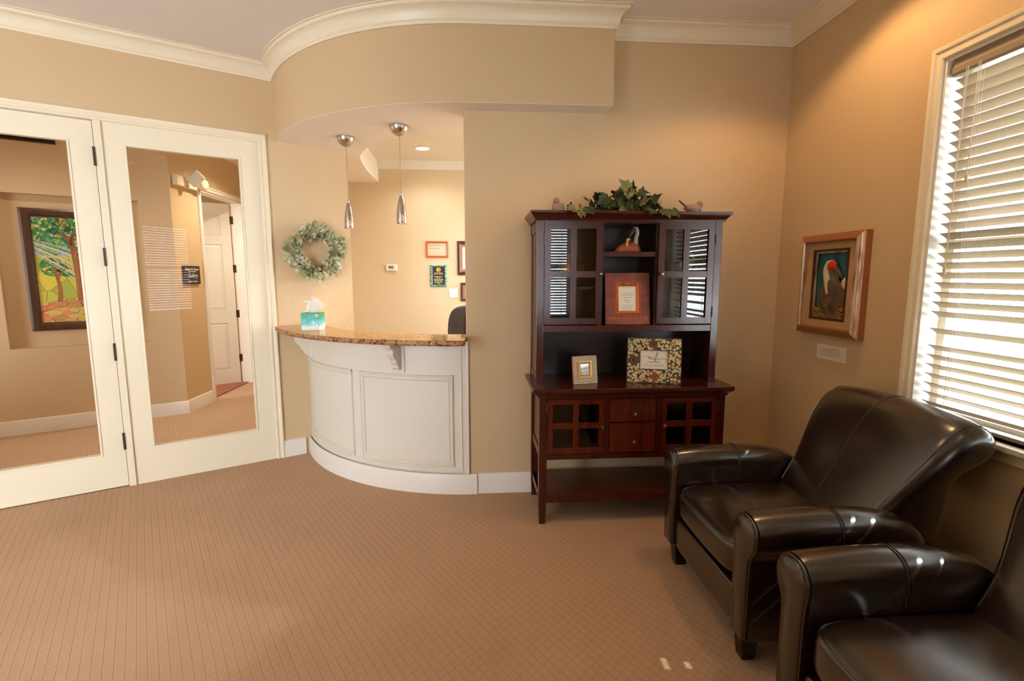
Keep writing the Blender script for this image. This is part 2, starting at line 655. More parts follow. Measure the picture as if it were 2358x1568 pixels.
# soffit over the counter: curved tan face and textured underside with a cut-out
a_s = wall_hit_angle(RS)
face = arc(RS, a_s - 1.2, 0, 48) + [Vector((0.826, CY - RS)), Vector((0.826, D))]
inner = arc(RS - 0.03, a_s - 2.2, 0, 48) + [Vector((0.796, CY - RS + 0.03)), Vector((0.796, D))]
mb = MB()
mb.rings([[(a.x, a.y, ZS + 0.002), (a.x, a.y, CEIL), (b.x, b.y, CEIL), (b.x, b.y, ZS + 0.002)] for a, b in zip(face, inner)])
struct(mb.build('wall_soffit', M['wall'], smooth='auto'))
YF = 5.615
CUT = [(-1.033, YF + 0.02), (-1.03, 5.2), (-1.016, 4.856), (-0.975, 4.49), (-0.908, 4.279), (-0.818, 4.095), (-0.688, 3.935), (-0.55, 3.84), (-0.40, 3.785), (-0.24, 3.752), (-0.06, 3.738)]
cutc = [v.to_2d() for v in catmull([(x, y, 0) for x, y in CUT], 5)]
a_i = wall_hit_angle(RS - 0.001)
poly = [Vector(p) for p in arc(RS - 0.001, a_i - 0.6, 0, 40)] + [Vector((0.825, CY - RS + 0.001)), Vector((0.825, D + 0.02)), Vector((-0.05, D + 0.02))]
poly += list(reversed(cutc)) + [Vector((-1.49, YF + 0.02)), Vector((-1.49, 4.02))]
struct(MB().prism(poly, ZS, CEIL2 + 0.02).build('ceiling_soffit', M['ceiling_tex']))
# back office shell
struct(MB().box(-1.5, 2.3, YF, YF + 0.12, 0, CEIL).build('wall_office', M['wall_back_office']))
struct(MB().box(-1.58, -1.49, 4.09, 8.4, 0, CEIL).build('wall_partition', M['wall']))
struct(MB().box(2.15, 2.3, D + 0.12, 3.7, 0, CEIL).box(2.15, 2.3, 5.3, YF, 0, CEIL).box(2.15, 2.3, 3.7, 5.3, 0, 0.7).box(2.15, 2.3, 3.7, 5.3, 2.4, CEIL).build('wall_office_side', M['wall_back_office']))
op = [Vector(p) for p in arc(1.30, -40, -3, 20)] + [Vector((-0.05, D + 0.10)), Vector((2.15, D + 0.10)), Vector((2.15, YF)), Vector((-1.12, YF)), Vector((-1.12, 4.2))]
struct(MB().prism(op, CEIL2, CEIL2 + 0.06).build('ceiling_office', M['white']))
cp = [(0.0, CEIL2 - 0.085), (0.012, CEIL2 - 0.085), (0.016, CEIL2 - 0.065), (0.05, CEIL2 - 0.02), (0.056, CEIL2)]
struct(MB().rings(sweep([(-1.03, YF), (2.15, YF)], cp + [(0, CEIL2)])).build('trim_6', M['white'], smooth='auto'))

# hallway behind the glazed doors
QA = Vector((-3.068, 5.382, 0))                # corner of hall walls
AF = frame(QA, -DL, NL)                         # local s along wall A (+ to the corner), off into hall
NS0, NS1, NZ0, NZ1, ND = -1.30, -0.272, 0.792, 2.183, 0.085
mb = MB(AF)
mb.box(-4.2, NS0, -0.14, 0, 0, CEIL)
mb.box(NS1, 0.0, -0.14, 0, 0, CEIL)
mb.box(NS0, NS1, -0.14, 0, 0, NZ0)
mb.box(NS0, NS1, -0.14, 0, NZ1, CEIL)
mb.box(NS0 - 0.02, NS1 + 0.02, -0.16, -ND, NZ0 - 0.02, NZ1 + 0.02)
struct(mb.build('wall_hall', M['wall']))
he = MB(LF)
he.box(3.25, 3.35, -2.1, -1.45, 0, CEIL).box(3.25, 3.35, -0.75, -0.10, 0, CEIL).box(3.25, 3.35, -1.45, -0.75, 0, 0.8).box(3.25, 3.35, -1.45, -0.75, 2.2, CEIL)
struct(he.build('wall_hall_daylight_stop', M['wall']))  # unseen end wall added to cut the daylight entering the hall
HX = QA.x
HY0, HY1, HZ = QA.y + 0.555, QA.y + 1.555, 2.41
mb = MB()
mb.box(HX - 0.14, HX, QA.y, HY0, 0, CEIL)
mb.box(HX - 0.14, HX, HY0, HY1, HZ, CEIL)
mb.box(HX - 0.14, HX, HY1, 8.4, 0, CEIL)
mb.box(HX - 0.14, -1.49, 8.4, 8.52, 0, CEIL)
struct(mb.build('wall_hall_end', M['wall']))
struct(MB().box(-5.6, HX - 0.06, QA.y + 0.1, 8.6, 0.0, 0.012).build('floor_room', M['hardwood']))
mb = MB()
mb.box(-5.7, -5.6, 5.2, 8.7, 0, CEIL).box(-5.6, HX - 0.14, 8.55, 8.7, 0, CEIL)
struct(mb.build('wall_far_room', M['wall']))

# crown moulding round the waiting room, baseboards
cr = [(0.0, -0.107), (0.010, -0.107), (0.013, -0.092), (0.018, -0.088), (0.022, -0.080), (0.026, -0.060), (0.036, -0.040), (0.052, -0.026), (0.064, -0.022), (0.068, -0.018), (0.070, -0.006), (0.082, -0.004), (0.084, 0.0), (0, 0)]
crown = [(p, CEIL + z) for p, z in cr]
path = [lw(TL - 0.0)] + [lw(0.5)] + arc(RS, a_s, 0, 48) + [(0.826, CY - RS), (0.826, D), (R, D), (R, YB), (XL, YB)]
path = [Vector(p).to_2d() for p in path]
struct(MB().rings(sweep(path, crown, closed=True), loop=True).build('trim_1', M['trim'], smooth='auto', angle=25))
hall_path = [QA.to_2d() + Vector((0, 3.0)), QA.to_2d(), (QA + DL * 4.0).to_2d()]
struct(MB().rings(sweep(list(reversed(hall_path)), crown)).build('trim_7', M['trim'], smooth='auto', angle=25))

bb = [(0.0, 0.0), (0.016, 0.0), (0.016, 0.122), (0.012, 0.132), (0.005, 0.138), (0.0, 0.138)]


def base_run(pts, name):
    return struct(MB().rings(sweep(pts, bb)).build(name, M['white'], smooth='auto', angle=25))


a_b = wall_hit_angle(RC)
base_run([lw(0.0).to_2d(), lw(-0.165).to_2d()], 'baseboard_left')
base_run(arc(RC - 0.001, a_b, 0, 40), 'baseboard_counter')
base_run([(0.001, D), (R, D)], 'baseboard_back')
base_run([(R, D), (R, YB)], 'baseboard_right')
base_run([(QA + DL * 4).to_2d(), QA.to_2d(), (HX, HY0 - 0.065)], 'baseboard_hall')

def casing(F, x0, x1, z0, z1, prof):
    """mitred casing round three sides of an opening; prof: (distance outwards from the opening, projection)"""
    rs_ = []
    for x, z, sx, sz in ((x0, z0, -1, 0), (x0, z1, -1, 1), (x1, z1, 1, 1), (x1, z0, 1, 0)):
        rs_.append([(x + sx * d, y, z + sz * d) for d, y in prof])
    return MB(F).rings(rs_)


CASE = [(0.0, 0.0), (0.0, 0.012), (0.006, 0.017), (0.016, 0.017), (0.020, 0.012), (0.030, 0.013), (0.038, 0.020), (0.050, 0.022), (0.056, 0.016), (0.056, 0.0)]
# ------------------------------------------------------------------ glazed door, sidelite, casing
mb = MB(LF)
mb.box(0.012, 0.05, -0.12, 0.0, 0, 2.45).box(1.95, 1.99, -0.12, 0.0, 0, 2.45).box(0.012, 1.99, -0.12, 0.0, 2.432, 2.452)
tr2 = struct(mb.build('trim_2', M['trim'], bevel=0.002))
casing(LF, 0.056, 1.944, 0.0, 2.434, CASE).build('casing', M['trim'], tr2)
mb = MB(LF).box(0.962, 0.999, -0.10, 0.010, 0, 2.434).box(0.962, 1.03, -0.10, -0.047, 0, 2.434).box(0.958, 0.970, 0.0, 0.014, 0, 2.434)
struct(mb.build('trim_3', M['trim'], bevel=0.002))


def glazed(name, t0, t1, g0, g1, gz0, gz1, z0, z1, off0, off1):
    w = MB(LF)
    w.box(t0, g0, off0, off1, z0, z1).box(g1, t1, off0, off1, z0, z1)
    w.box(g0, g1, off0, off1, z0, gz0).box(g0, g1, off0, off1, gz1, z1)
    o = struct(w.build(name, M['trim']))
    b = MB(LF)
    for a, c, e, f in ((g0, g0 + 0.012, gz0, gz1), (g1 - 0.012, g1, gz0, gz1), (g0 + 0.012, g1 - 0.012, gz0, gz0 + 0.012), (g0 + 0.012, g1 - 0.012, gz1 - 0.012, gz1)):
        b.box(a, c, off0 + 0.004, off1 + 0.005, e, f)
    b.build('glass_stop', M['trim'], o, bevel=0.002)
    mid = (off0 + off1) / 2 - 0.004
    MB(LF).add([(g0 + .002, mid, gz0 + .002), (g1 - .002, mid, gz0 + .002), (g1 - .002, mid, gz1 - .002), (g0 + .002, mid, gz1 - .002)], [(0, 1, 2, 3)]).build('glass_pane', M['glass'], o)
    return o


glazed('window_2', 0.05, 0.962, 0.176, 0.85, 0.247, 2.306, 0.0, 2.434, -0.045, 0.0)
door = glazed('door_1', 1.0025, 1.945, 1.122, 1.82, 0.237, 2.301, 0.008, 2.428, -0.045, 0.0)
for z in (2.209, 1.575, 0.946, 0.327):
    h = MB(LF).box(0.997, 1.008, -0.005, 0.012, z - 0.055, z + 0.055)
    h.lathe([(0.0, z - 0.06), (0.007, z - 0.058), (0.007, z + 0.058), (0.0, z + 0.06)], (1.003, 0.014, 0), 10)
    h.build('hinge', M['hinge_dark'], door, smooth='auto')
MB(LF).box(1.85, 1.90, 0.0, 0.008, 0.95, 1.12).box(1.862, 1.888, 0.0, 0.05, 1.02, 1.045).box(1.76, 1.888, 0.038, 0.052, 1.02, 1.045).build('handle', M['hinge_dark'], door, bevel=0.003)

# hall: casing, open panel door
mb = MB()
mb.box(HX - 0.14, HX, HY0 - 0.002, HY0 + 0.016, 0, HZ).box(HX - 0.14, HX, HY1 - 0.016, HY1 + 0.002, 0, HZ).box(HX - 0.14, HX, HY0, HY1, HZ - 0.016, HZ + .002)
tr4 = struct(mb.build('trim_4', M['white']))
casing(frame((HX, 0, 0), (0, 1, 0), (1, 0, 0)), HY0, HY1, 0.0, HZ, CASE).build('casing', M['white'], tr4)
hd = Vector((-0.843, -0.538, 0)).normalized()
hn = Vector((0.538, -0.843, 0)).normalized()
hinge_p = Vector((HX - 0.145, HY1 - 0.03, 0))
DF = frame(hinge_p, hd, hn)
dw, dz1 = 0.95, 2.385
mb = MB(DF)
st = 0.115
cols = [(st, dw / 2 - 0.05), (dw / 2 + 0.05, dw - st)]
rows = [(0.20, 0.83), (1.0, 1.86), (1.97, 2.24)]
mb.box(0, st, -0.04, 0, 0.012, dz1).box(dw - st, dw, -0.04, 0, 0.012, dz1).box(dw / 2 - 0.05, dw / 2 + 0.05, -0.04, 0, 0.012, dz1)
for za, zb in ((0.012, 0.20), (0.83, 1.0), (1.86, 1.97), (2.24, dz1)):
    mb.box(st, dw - st, -0.04, 0, za, zb)
pd = struct(mb.build('door_2', M['door_white']))
for a, b in cols:
    for za, zb in rows:
        q = MB(DF)
        q.rings([[(a, -0.012, za), (b, -0.012, za), (b, -0.012, zb), (a, -0.012, zb)],
                 [(a + .035, -0.002, za + .035), (b - .035, -0.002, za + .035), (b - .035, -0.002, zb - .035), (a + .035, -0.002, zb - .035)]])
        q.build('panel', M['door_white'], pd)
for z in (2.18, 1.55, 0.95, 0.35):
    MB(DF).box(-0.014, 0.004, -0.01, 0.006, z - 0.05, z + 0.05).box(-0.05, -0.01, 0.0, 0.006, z - 0.05, z + 0.05).build('hinge', M['hinge_dark'], pd, bevel=0.002)

# ------------------------------------------------------------------ windows
def window_unit(name, F, w, z0, z1, depth=0.14):
    """F: local x along the wall, y into the room; opening 0..w"""
    o = struct(casing(F, 0.0, w, z0, z1, CASE).build(name, M['trim']))
    j = MB(F)
    j.box(-0.001, 0.012, -depth, 0.004, z0, z1).box(w - 0.012, w + 0.001, -depth, 0.004, z0, z1).box(0.012, w - 0.012, -depth, 0.004, z1 - 0.012, z1 + 0.001)
    j.build('jamb', M['white'], o)
    MB(F).box(-0.075, w + 0.075, -depth, 0.045, z0 - 0.022, z0).build('sill', M['white'], o, bevel=0.004)
    MB(F).box(-0.055, w + 0.055, 0, 0.016, z0 - 0.068, z0 - 0.022).box(-0.055, w + 0.055, 0, 0.024, z0 - 0.034, z0 - 0.022).build('apron', M['trim'], o, bevel=0.002)
    s = MB(F)
    zm = (z0 + z1) / 2
    for a, b, c, d in ((0.012, 0.045, z0, z1), (w - 0.045, w - 0.012, z0, z1), (0.012, w - 0.012, z0, z0 + 0.04), (0.012, w - 0.012, z1 - 0.04, z1), (0.045, w - 0.045, zm - 0.018, zm + 0.018)):
        s.box(a, b, -depth + 0.02, -depth + 0.055, c, d)
    s.build('sash', M['white'], o)
    MB(F).add([(0.04, -depth + .03, z0 + .03), (w - 0.04, -depth + .03, z0 + .03), (w - 0.04, -depth + .03, z1 - .03), (0.04, -depth + .03, z1 - .03)], [(0, 1, 2, 3)]).build('glass_pane', M['glass'], o)
    return o


def blinds(F, x0, x1, z0, z1, label, tilt=-31, pitch=0.0425, depth=0.042, cords=True, origin=(0, 0, 0), gap=0.006, wide={}):
    t = thing('window_blind', origin, label, 'blind')
    yc = -0.045
    ztop = z1 - 0.075
    pr = [(yc - 0.02, z1 - 0.075), (yc + 0.034, z1 - 0.078), (yc + 0.040, z1 - 0.068), (yc + 0.040, z1 - 0.045), (yc + 0.034, z1 - 0.038), (yc + 0.034, z1 - 0.018), (yc + 0.044, z1 - 0.012), (yc + 0.044, z1 - 0.002), (yc - 0.02, z1 - 0.002)]
    v = MB(F)
    v.prism(pr, x0 - gap * 0.6, x1 + gap * 0.6, 'x')
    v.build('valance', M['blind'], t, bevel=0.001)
    zs_, zc_ = [], ztop - 0.03
    while zc_ > z0 + 0.045:
        zs_.append(zc_)
        zc_ -= wide.get(len(zs_), pitch)
    n = len(zs_)
    ct, s_ = cos(radians(tilt)), sin(radians(tilt))
    base = None
    for i in range(n):
        zc = zs_[i]
        if base is None:
            q = MB(F)
            h = 0.025
            prof = []
            for k in range(5):
                u = -h + 2 * h * k / 4
                prof.append((u, 0.0018 * (1 - (u / h) ** 2) + 0.0012))
            prof += [(u, b - 0.0024) for u, b in reversed(prof)]
            # room-side edge low, so the lit face looks into the room
            prof = [(yc + u * ct + b * s_, zc - u * s_ + b * ct) for u, b in prof]
            q.prism(prof, x0, x1, 'x')
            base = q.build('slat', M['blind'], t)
            zb = zc
        else:
            c = base.copy()
            c.location = (0, 0, zc - zb)
            COL.objects.link(c)
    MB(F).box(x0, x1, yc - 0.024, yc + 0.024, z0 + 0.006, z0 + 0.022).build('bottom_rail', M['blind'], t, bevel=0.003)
    L = [x0 + 0.11, x0 + (x1 - x0) * 0.5, x1 - 0.11]
    for lx in L:
        q = MB(F)
        for dy in (0.024, -0.024):
            q.tube([(lx, yc + dy, z0 + 0.02), (lx, yc + dy, ztop)], 0.0012, 5)
            q.tube([(lx + 0.012, yc + dy, z0 + 0.02), (lx + 0.012, yc + dy, ztop)], 0.0009, 5)
        lp = [(lx, yc + 0.026, z0 + 0.06), (lx - 0.008, yc + 0.032, z0 + 0.02), (lx - 0.016, yc + 0.036, z0 - 0.001 + 0.012), (lx - 0.004, yc + 0.034, z0 + 0.016), (lx + 0.008, yc + 0.03, z0 + 0.05)]
        q.tube(catmull(lp, 4), 0.0013, 5)
        q.build('ladder_cord', M['cord'], t)
    if cords:
        for cx, cz in cords:
            cd = MB(F).tube([(cx, 0.004, ztop + 0.01), (cx + 0.002, 0.005, cz)], 0.0012, 5).tube([(cx + 0.008, 0.004, ztop + 0.01), (cx + 0.003, 0.005, cz)], 0.0012, 5).build('lift_cord', M['cord'], t)
            MB(F).lathe([(0, 0.002), (0.004, 0), (0.0075, -0.004), (0.006, -0.012), (0.0055, -0.020), (0.0078, -0.026), (0.007, -0.030), (0, -0.031)], (cx + 0.002, 0.005, cz + 0.002), 12).build('tassel', M['tassel'], cd, smooth=True)
    return t


# right wall window: local x runs from the far jamb towards the camera
RF = frame((R, WY1, 0), (0, -1, 0), (-1, 0, 0))
window_unit('window_1', RF, WY1 - WY0, WZ0, WZ1)
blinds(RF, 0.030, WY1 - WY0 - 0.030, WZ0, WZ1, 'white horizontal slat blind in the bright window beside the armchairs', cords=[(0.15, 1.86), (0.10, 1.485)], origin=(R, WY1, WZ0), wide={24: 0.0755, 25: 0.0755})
BF = frame((RW[0], YB, 0), (1, 0, 0), (0, 1, 0))
window_unit('window_3', BF, RW[1] - RW[0], RW[2], RW[3])
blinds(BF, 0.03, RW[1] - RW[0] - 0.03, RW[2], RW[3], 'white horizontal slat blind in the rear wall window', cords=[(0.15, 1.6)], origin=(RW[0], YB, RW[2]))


def glazing(name, F, w, z0, z1, n, depth=0.12):
    s = MB(F)
    s.box(0, 0.05, -depth + .02, -depth + .07, z0, z1).box(w - 0.05, w, -depth + .02, -depth + .07, z0, z1).box(0, w, -depth + .02, -depth + .07, z0, z0 + 0.06).box(0, w, -depth + .02, -depth + .07, z1 - 0.06, z1)
    for i in range(1, n):
        s.box(w * i / n - 0.03, w * i / n + 0.03, -depth + .02, -depth + .07, z0, z1)
    o = struct(s.build(name, M['white']))
    for i in range(n):
        a, b = w * i / n + 0.03, w * (i + 1) / n - 0.03
        MB(F).add([(a, -depth + .045, z0 + .03), (b, -depth + .045, z0 + .03), (b, -depth + .045, z1 - .03), (a, -depth + .045, z1 - .03)], [(0, 1, 2, 3)]).build('glass_pane', M['glass'], o)
    return o


glazing('window_4', frame((RD[0], YB, 0), (1, 0, 0), (0, 1, 0)), RD[1] - RD[0], RD[2], RD[3], 3)

glazing('window_office_fill', frame((2.15, 5.3, 0), (0, -1, 0), (-1, 0, 0)), 1.6, 0.7, 2.4, 2)  # unseen window added to bring daylight into the back office

# can light fittings
def can_light(x, y, zc, label, r=0.075, group=None):
    t = thing('ceiling_can_light', (x, y, zc), label, 'ceiling light', group)
    MB().lathe([(r - 0.012, zc - 0.001), (r - 0.006, zc - 0.006), (r + 0.012, zc - 0.006), (r + 0.016, zc - 0.001), (r + 0.01, zc + 0.0), (r - 0.012, zc + 0.0)], (x, y, 0), 28).build('trim_ring', M['plastic_white'], t, smooth='auto')
    MB().lathe([(0, zc - 0.0015), (r - 0.013, zc - 0.0018), (r - 0.013, zc - 0.0005), (0, zc - 0.0005)], (x, y, 0), 24).build('bulb', M['can_bulb'], t)


for x, y, w, lab in ROOM_CANS:
    can_light(x, y, CEIL, 'round recessed ceiling can light ' + lab, group='waiting room can lights')
can_light(-0.50, 5.05, CEIL2, 'recessed can light in the back office ceiling beyond the curved cut-out')
can_light(0.50, 4.35, CEIL2, 'unseen recessed can light added in the back office ceiling behind the tan wall')
for x, y, w, lab in HALL_FILL_CANS:
    can_light(x, y, CEIL, 'added unseen hallway can light ' + lab, group='added hallway can lights')

# ------------------------------------------------------------------ reception counter
cn = thing('reception_counter', (-0.7, 3.45, 0), 'curved white panelled reception counter base below the granite top', 'counter')
ang0 = a_b
pan = arc(RC - 0.014, wall_hit_angle(RC - 0.014, 0.001), -2.65, 44)
pin = arc(RC - 0.10, wall_hit_angle(RC - 0.10, 0.001), -2.75, 44)
MB().rings([[(a.x, a.y, 0.0), (a.x, a.y, 1.032), (b.x, b.y, 1.032), (b.x, b.y, 0.0)] for a, b in zip(pan, pin)]).build('curved_front', M['counter_white'], cn, smooth='auto')


def arc_mold(r0, prof, a0, a1, z, n=24):
    """horizontal moulding along the arc; prof (proj, dz)"""
    rs = []
    for i in range(n + 1):
        a = radians(a0 + (a1 - a0) * i / n)
        rs.append([((r0 + p) * sin(a), CY - (r0 + p) * cos(a), z + dz) for p, dz in prof])
    return rs


def vert_mold(r0, prof, a, z0, z1):
    rs = []
    for z in (z0, z1):
        ring = []
        for p, dx in prof:
            aa = radians(a) + dx / r0
            ring.append(((r0 + p) * sin(aa), CY - (r0 + p) * cos(aa), z))
        rs.append(ring)
    return rs


PF = RC - 0.014
mold = [(0, 0), (0.004, 0.0), (0.012, 0.006), (0.012, 0.012), (0.006, 0.016), (0.006, 0.026), (0.010, 0.032), (0.004, 0.040), (0, 0.040)]
for a0, a1, z0, z1, lab in ((-69.5, -35.6, 0.185, 0.805, None), (-32.9, -5.8, 0.185, 0.805, None)):
    q = MB()
    e = math.degrees(0.040 / PF)
    q.rings(arc_mold(PF, mold, a0, a1, z0))
    q.rings(arc_mold(PF, [(p, -d) for p, d in mold], a0, a1, z1))
    q.rings(vert_mold(PF, mold, a0, z0, z1))
    q.rings(vert_mold(PF, [(p, -d) for p, d in mold], a1, z0, z1))
    q.build('panel_moulding', M['counter_white'], cn, smooth='auto', angle=25)
for pr_, z_ in (([(0, 0), (0.012, 0), (0.012, 0.010), (0.006, 0.018), (0, 0.02)], 0.150), ([(0, 0), (0.008, 0.0), (0.014, 0.012), (0, 0.014)], 1.014)):
    MB().rings(arc_mold(PF, pr_, a_b + 0.5, -3, z_)).build('cap_moulding', M['counter_white'], cn, smooth='auto', angle=25)
q = MB()
q.rings(vert_mold(PF, [(0, -0.012), (0.012, -0.012), (0.018, -0.004), (0.012, 0.004), (0.010, 0.020), (0.020, 0.026), (0.022, 0.042), (0.0, 0.044)], -3.6, 0.14, 1.03))
q.build('end_moulding', M['counter_white'], cn, smooth='auto', angle=25)
for ac, lw_ in ((-62, 0.0), (-20.3, 0.0)):
    a = radians(ac)
    F = frame((PF * sin(a), CY - PF * cos(a), 0), (cos(a), sin(a), 0), (sin(a), -cos(a), 0))
    cb = MB(F).box(-0.048, 0.048, -0.004, 0.012, 0.815, 1.03).build('corbel_plate', M['counter_white'], cn, bevel=0.003)
    side = [(0.01, 1.03), (0.155, 1.03), (0.155, 1.015), (0.145, 1.012), (0.140, 0.995), (0.115, 0.985), (0.105, 0.965), (0.112, 0.95), (0.095, 0.925), (0.078, 0.915), (0.070, 0.89), (0.05, 0.87), (0.045, 0.852), (0.03, 0.838), (0.01, 0.835)]
    MB(F).prism([(y, z) for y, z in side], -0.024, 0.024, 'x').build('corbel', M['counter_white'], cn, bevel=0.003)

# granite top
gt = thing('granite_countertop', (-0.7, 3.3, 1.032), 'curved polished brown granite countertop with rough chiselled edge', 'countertop')
RG0, RG1 = 1.715, 1.375
a_g = wall_hit_angle(RG0, 0.001)
a_gi = wall_hit_angle(RG1, 0.001)
outer = arc(RG0, a_g, -3.6, 60)
outer += [Vector((-0.080, CY - RG0 + 0.012)), Vector((-0.068, CY - RG0 + 0.035)), Vector((-0.066, CY - RG0 + 0.08))]
inner = list(reversed(arc(RG1, a_gi, -2.75, 50)))
rim = outer + inner
ztop, zbot = 1.064, 1.031
MB().add([(p.x, p.y, ztop) for p in rim], [tuple(range(len(rim)))]).build('polished_top', M['granite'], gt)
MB().add([(p.x, p.y, zbot) for p in rim], [tuple(range(len(rim)))]).build('underside', M['granite'], gt)
rs = []
rnd = random.Random(3)
no_ = len(outer)
for i, p in enumerate(outer):
    c = Vector((0, CY))
    d = (p - c).normalized() if i < no_ - 3 else Vector((0.3, -0.95)).normalized()
    ring = []
    for k, (pz, pr_) in enumerate(((ztop, 0), (ztop - 0.006, 0.004), (ztop - 0.013, 0.006), (ztop - 0.022, 0.006), (zbot + 0.005, 0.004), (zbot, 0))):
        j = rnd.uniform(-0.0025, 0.0025) if 0 < k < 5 else 0
        ring.append((p.x + d.x * (pr_ + j), p.y + d.y * (pr_ + j), pz))
    rs.append(ring)
MB().rings(rs, closed_ring=False, caps=False).build('chiselled_edge', M['granite_edge'], gt, smooth=True)
MB().rings([[(p.x, p.y, ztop), (p.x, p.y, zbot)] for p in inner], closed_ring=False, caps=False).build('inner_edge', M['granite'], gt)

# tissue box and pump bottle
tb = thing('tissue_box', (-1.175, 3.665, ztop), 'teal and white patterned tissue box on the granite counter', 'tissue box')
m = M['tissue_print'] = mat('teal_cloud_print', (60, 170, 165), 0.4)
tc = nd(m, 'ShaderNodeTexCoord')
sp = nd(m, 'ShaderNodeSeparateXYZ')
lk(m, tc.outputs['Object'], sp.inputs[0])
vo = nd(m, 'ShaderNodeTexVoronoi')
vo.inputs['Scale'].default_value = 24
lk(m, tc.outputs['Object'], vo.inputs['Vector'])
hh = math_n(m, 'ADD', math_n(m, 'MULTIPLY', math_n(m, 'SUBTRACT', sp.outputs[2], ztop), 8.0), math_n(m, 'MULTIPLY', math_n(m, 'SUBTRACT', vo.outputs['Distance'], 0.4), 0.42))
rp = nd(m, 'ShaderNodeValToRGB')
rp.color_ramp.interpolation = 'CONSTANT'
rp.color_ramp.elements[0].color = lin(222, 226, 212)
rp.color_ramp.elements[1].position = 0.82
rp.color_ramp.elements[1].color = lin(20, 148, 108)
for pos, c in ((0.26, (196, 222, 212)), (0.36, (110, 200, 206)), (0.50, (70, 182, 188)), (0.66, (34, 164, 148))):
    e = rp.color_ramp.elements.new(pos)
    e.color = lin(*c)
lk(m, hh, rp.inputs['Fac'])
lk(m, rp.outputs['Color'], P(m).inputs['Base Color'])
TF = frame((-1.243, 3.612, ztop), (0.999, -0.035, 0), (0.035, 0.999, 0))
MB(TF).box(0, 0.130, 0, 0.115, 0, 0.126).build('carton', M['tissue_print'], tb, bevel=0.002)
tq = MB(TF)
tis = [[(0.040, 0.05, 0.12), (0.062, 0.045, 0.12), (0.075, 0.052, 0.12), (0.095, 0.06, 0.12)],
       [(0.035, 0.048, 0.155), (0.062, 0.035, 0.16), (0.09, 0.05, 0.155), (0.12, 0.06, 0.15)],
       [(0.048, 0.055, 0.20), (0.07, 0.04, 0.205), (0.105, 0.055, 0.195), (0.142, 0.07, 0.172)],
       [(0.060, 0.06, 0.245), (0.085, 0.05, 0.238), (0.115, 0.06, 0.22), (0.150, 0.075, 0.182)]]
tis = [list(catmull(r, 4)) for r in tis]
tq.rings(tis, closed_ring=False, caps=False)
tq.build('tissue', M['paper'], tb, smooth=True, subsurf=1)
MB(TF).lathe([(0.0, 0.0), (0.013, 0.0), (0.013, 0.001), (0, 0.001)], (0.112, -0.0012, 0.108), 18, 'y').build('round_seal', M['paper_grey'], tb)
sb = thing('pump_bottle', (-1.238, 3.74, ztop), 'white pump bottle standing behind the tissue box', 'bottle')
c = (-1.235, 3.765, ztop)
MB().lathe([(0.0, 0.0), (0.036, 0.0), (0.038, 0.006), (0.038, 0.125), (0.034, 0.135), (0.016, 0.142), (0.014, 0.146), (0, 0.146)], c, 28).build('body', M['plastic_white'], sb, smooth='auto')
MB().lathe([(0, 0.144), (0.016, 0.144), (0.017, 0.150), (0.015, 0.165), (0.006, 0.176), (0.0045, 0.180), (0.0045, 0.195), (0, 0.196)], c, 20).build('pump_collar', M['plastic_white'], sb, smooth='auto')
MB().lathe([(0, 0.194), (0.008, 0.194), (0.0085, 0.206), (0, 0.208)], c, 16).tube([(c[0], c[1], c[2] + 0.202), (c[0] - 0.018, c[1] - 0.012, c[2] + 0.203), (c[0] - 0.026, c[1] - 0.016, c[2] + 0.197)], 0.0045, 8).build('pump_nozzle', M['plastic_white'], sb, smooth='auto')
m = M['blue_label'] = mat('navy_label', (60, 66, 130), 0.5)
q = MB()
q.rings([[(c[0] + 0.0384 * cos(radians(a)), c[1] + 0.0384 * sin(radians(a)), c[2] + z) for z in (0.07, 0.105)] for a in range(200, 241, 8)], closed_ring=False, caps=False)
q.build('label', m, sb)

# ------------------------------------------------------------------ pendants
m = M['perforated'] = mat('perforated_nickel', (178, 164, 152), 0.28, metal=1.0)
tc = nd(m, 'ShaderNodeTexCoord')
uvn = tc.outputs['UV']
sp = nd(m, 'ShaderNodeSeparateXYZ')
lk(m, uvn, sp.inputs[0])
fu = math_n(m, 'SUBTRACT', math_n(m, 'FRACT', math_n(m, 'MULTIPLY', sp.outputs[0], 22)), 0.5)
fv = math_n(m, 'SUBTRACT', math_n(m, 'FRACT', math_n(m, 'MULTIPLY', sp.outputs[1], 5)), 0.5)
dd = math_n(m, 'ADD', math_n(m, 'MULTIPLY', fu, fu), math_n(m, 'MULTIPLY', fv, fv))
hole = math_n(m, 'LESS_THAN', dd, 0.045)
trn = nd(m, 'ShaderNodeBsdfTransparent')
ms = nd(m, 'ShaderNodeMixShader')
lk(m, hole, ms.inputs[0])
lk(m, P(m).outputs[0], ms.inputs[1])
lk(m, trn.outputs[0], ms.inputs[2])
lk(m, ms.outputs[0], m.node_tree.nodes['Material Output'].inputs[0])


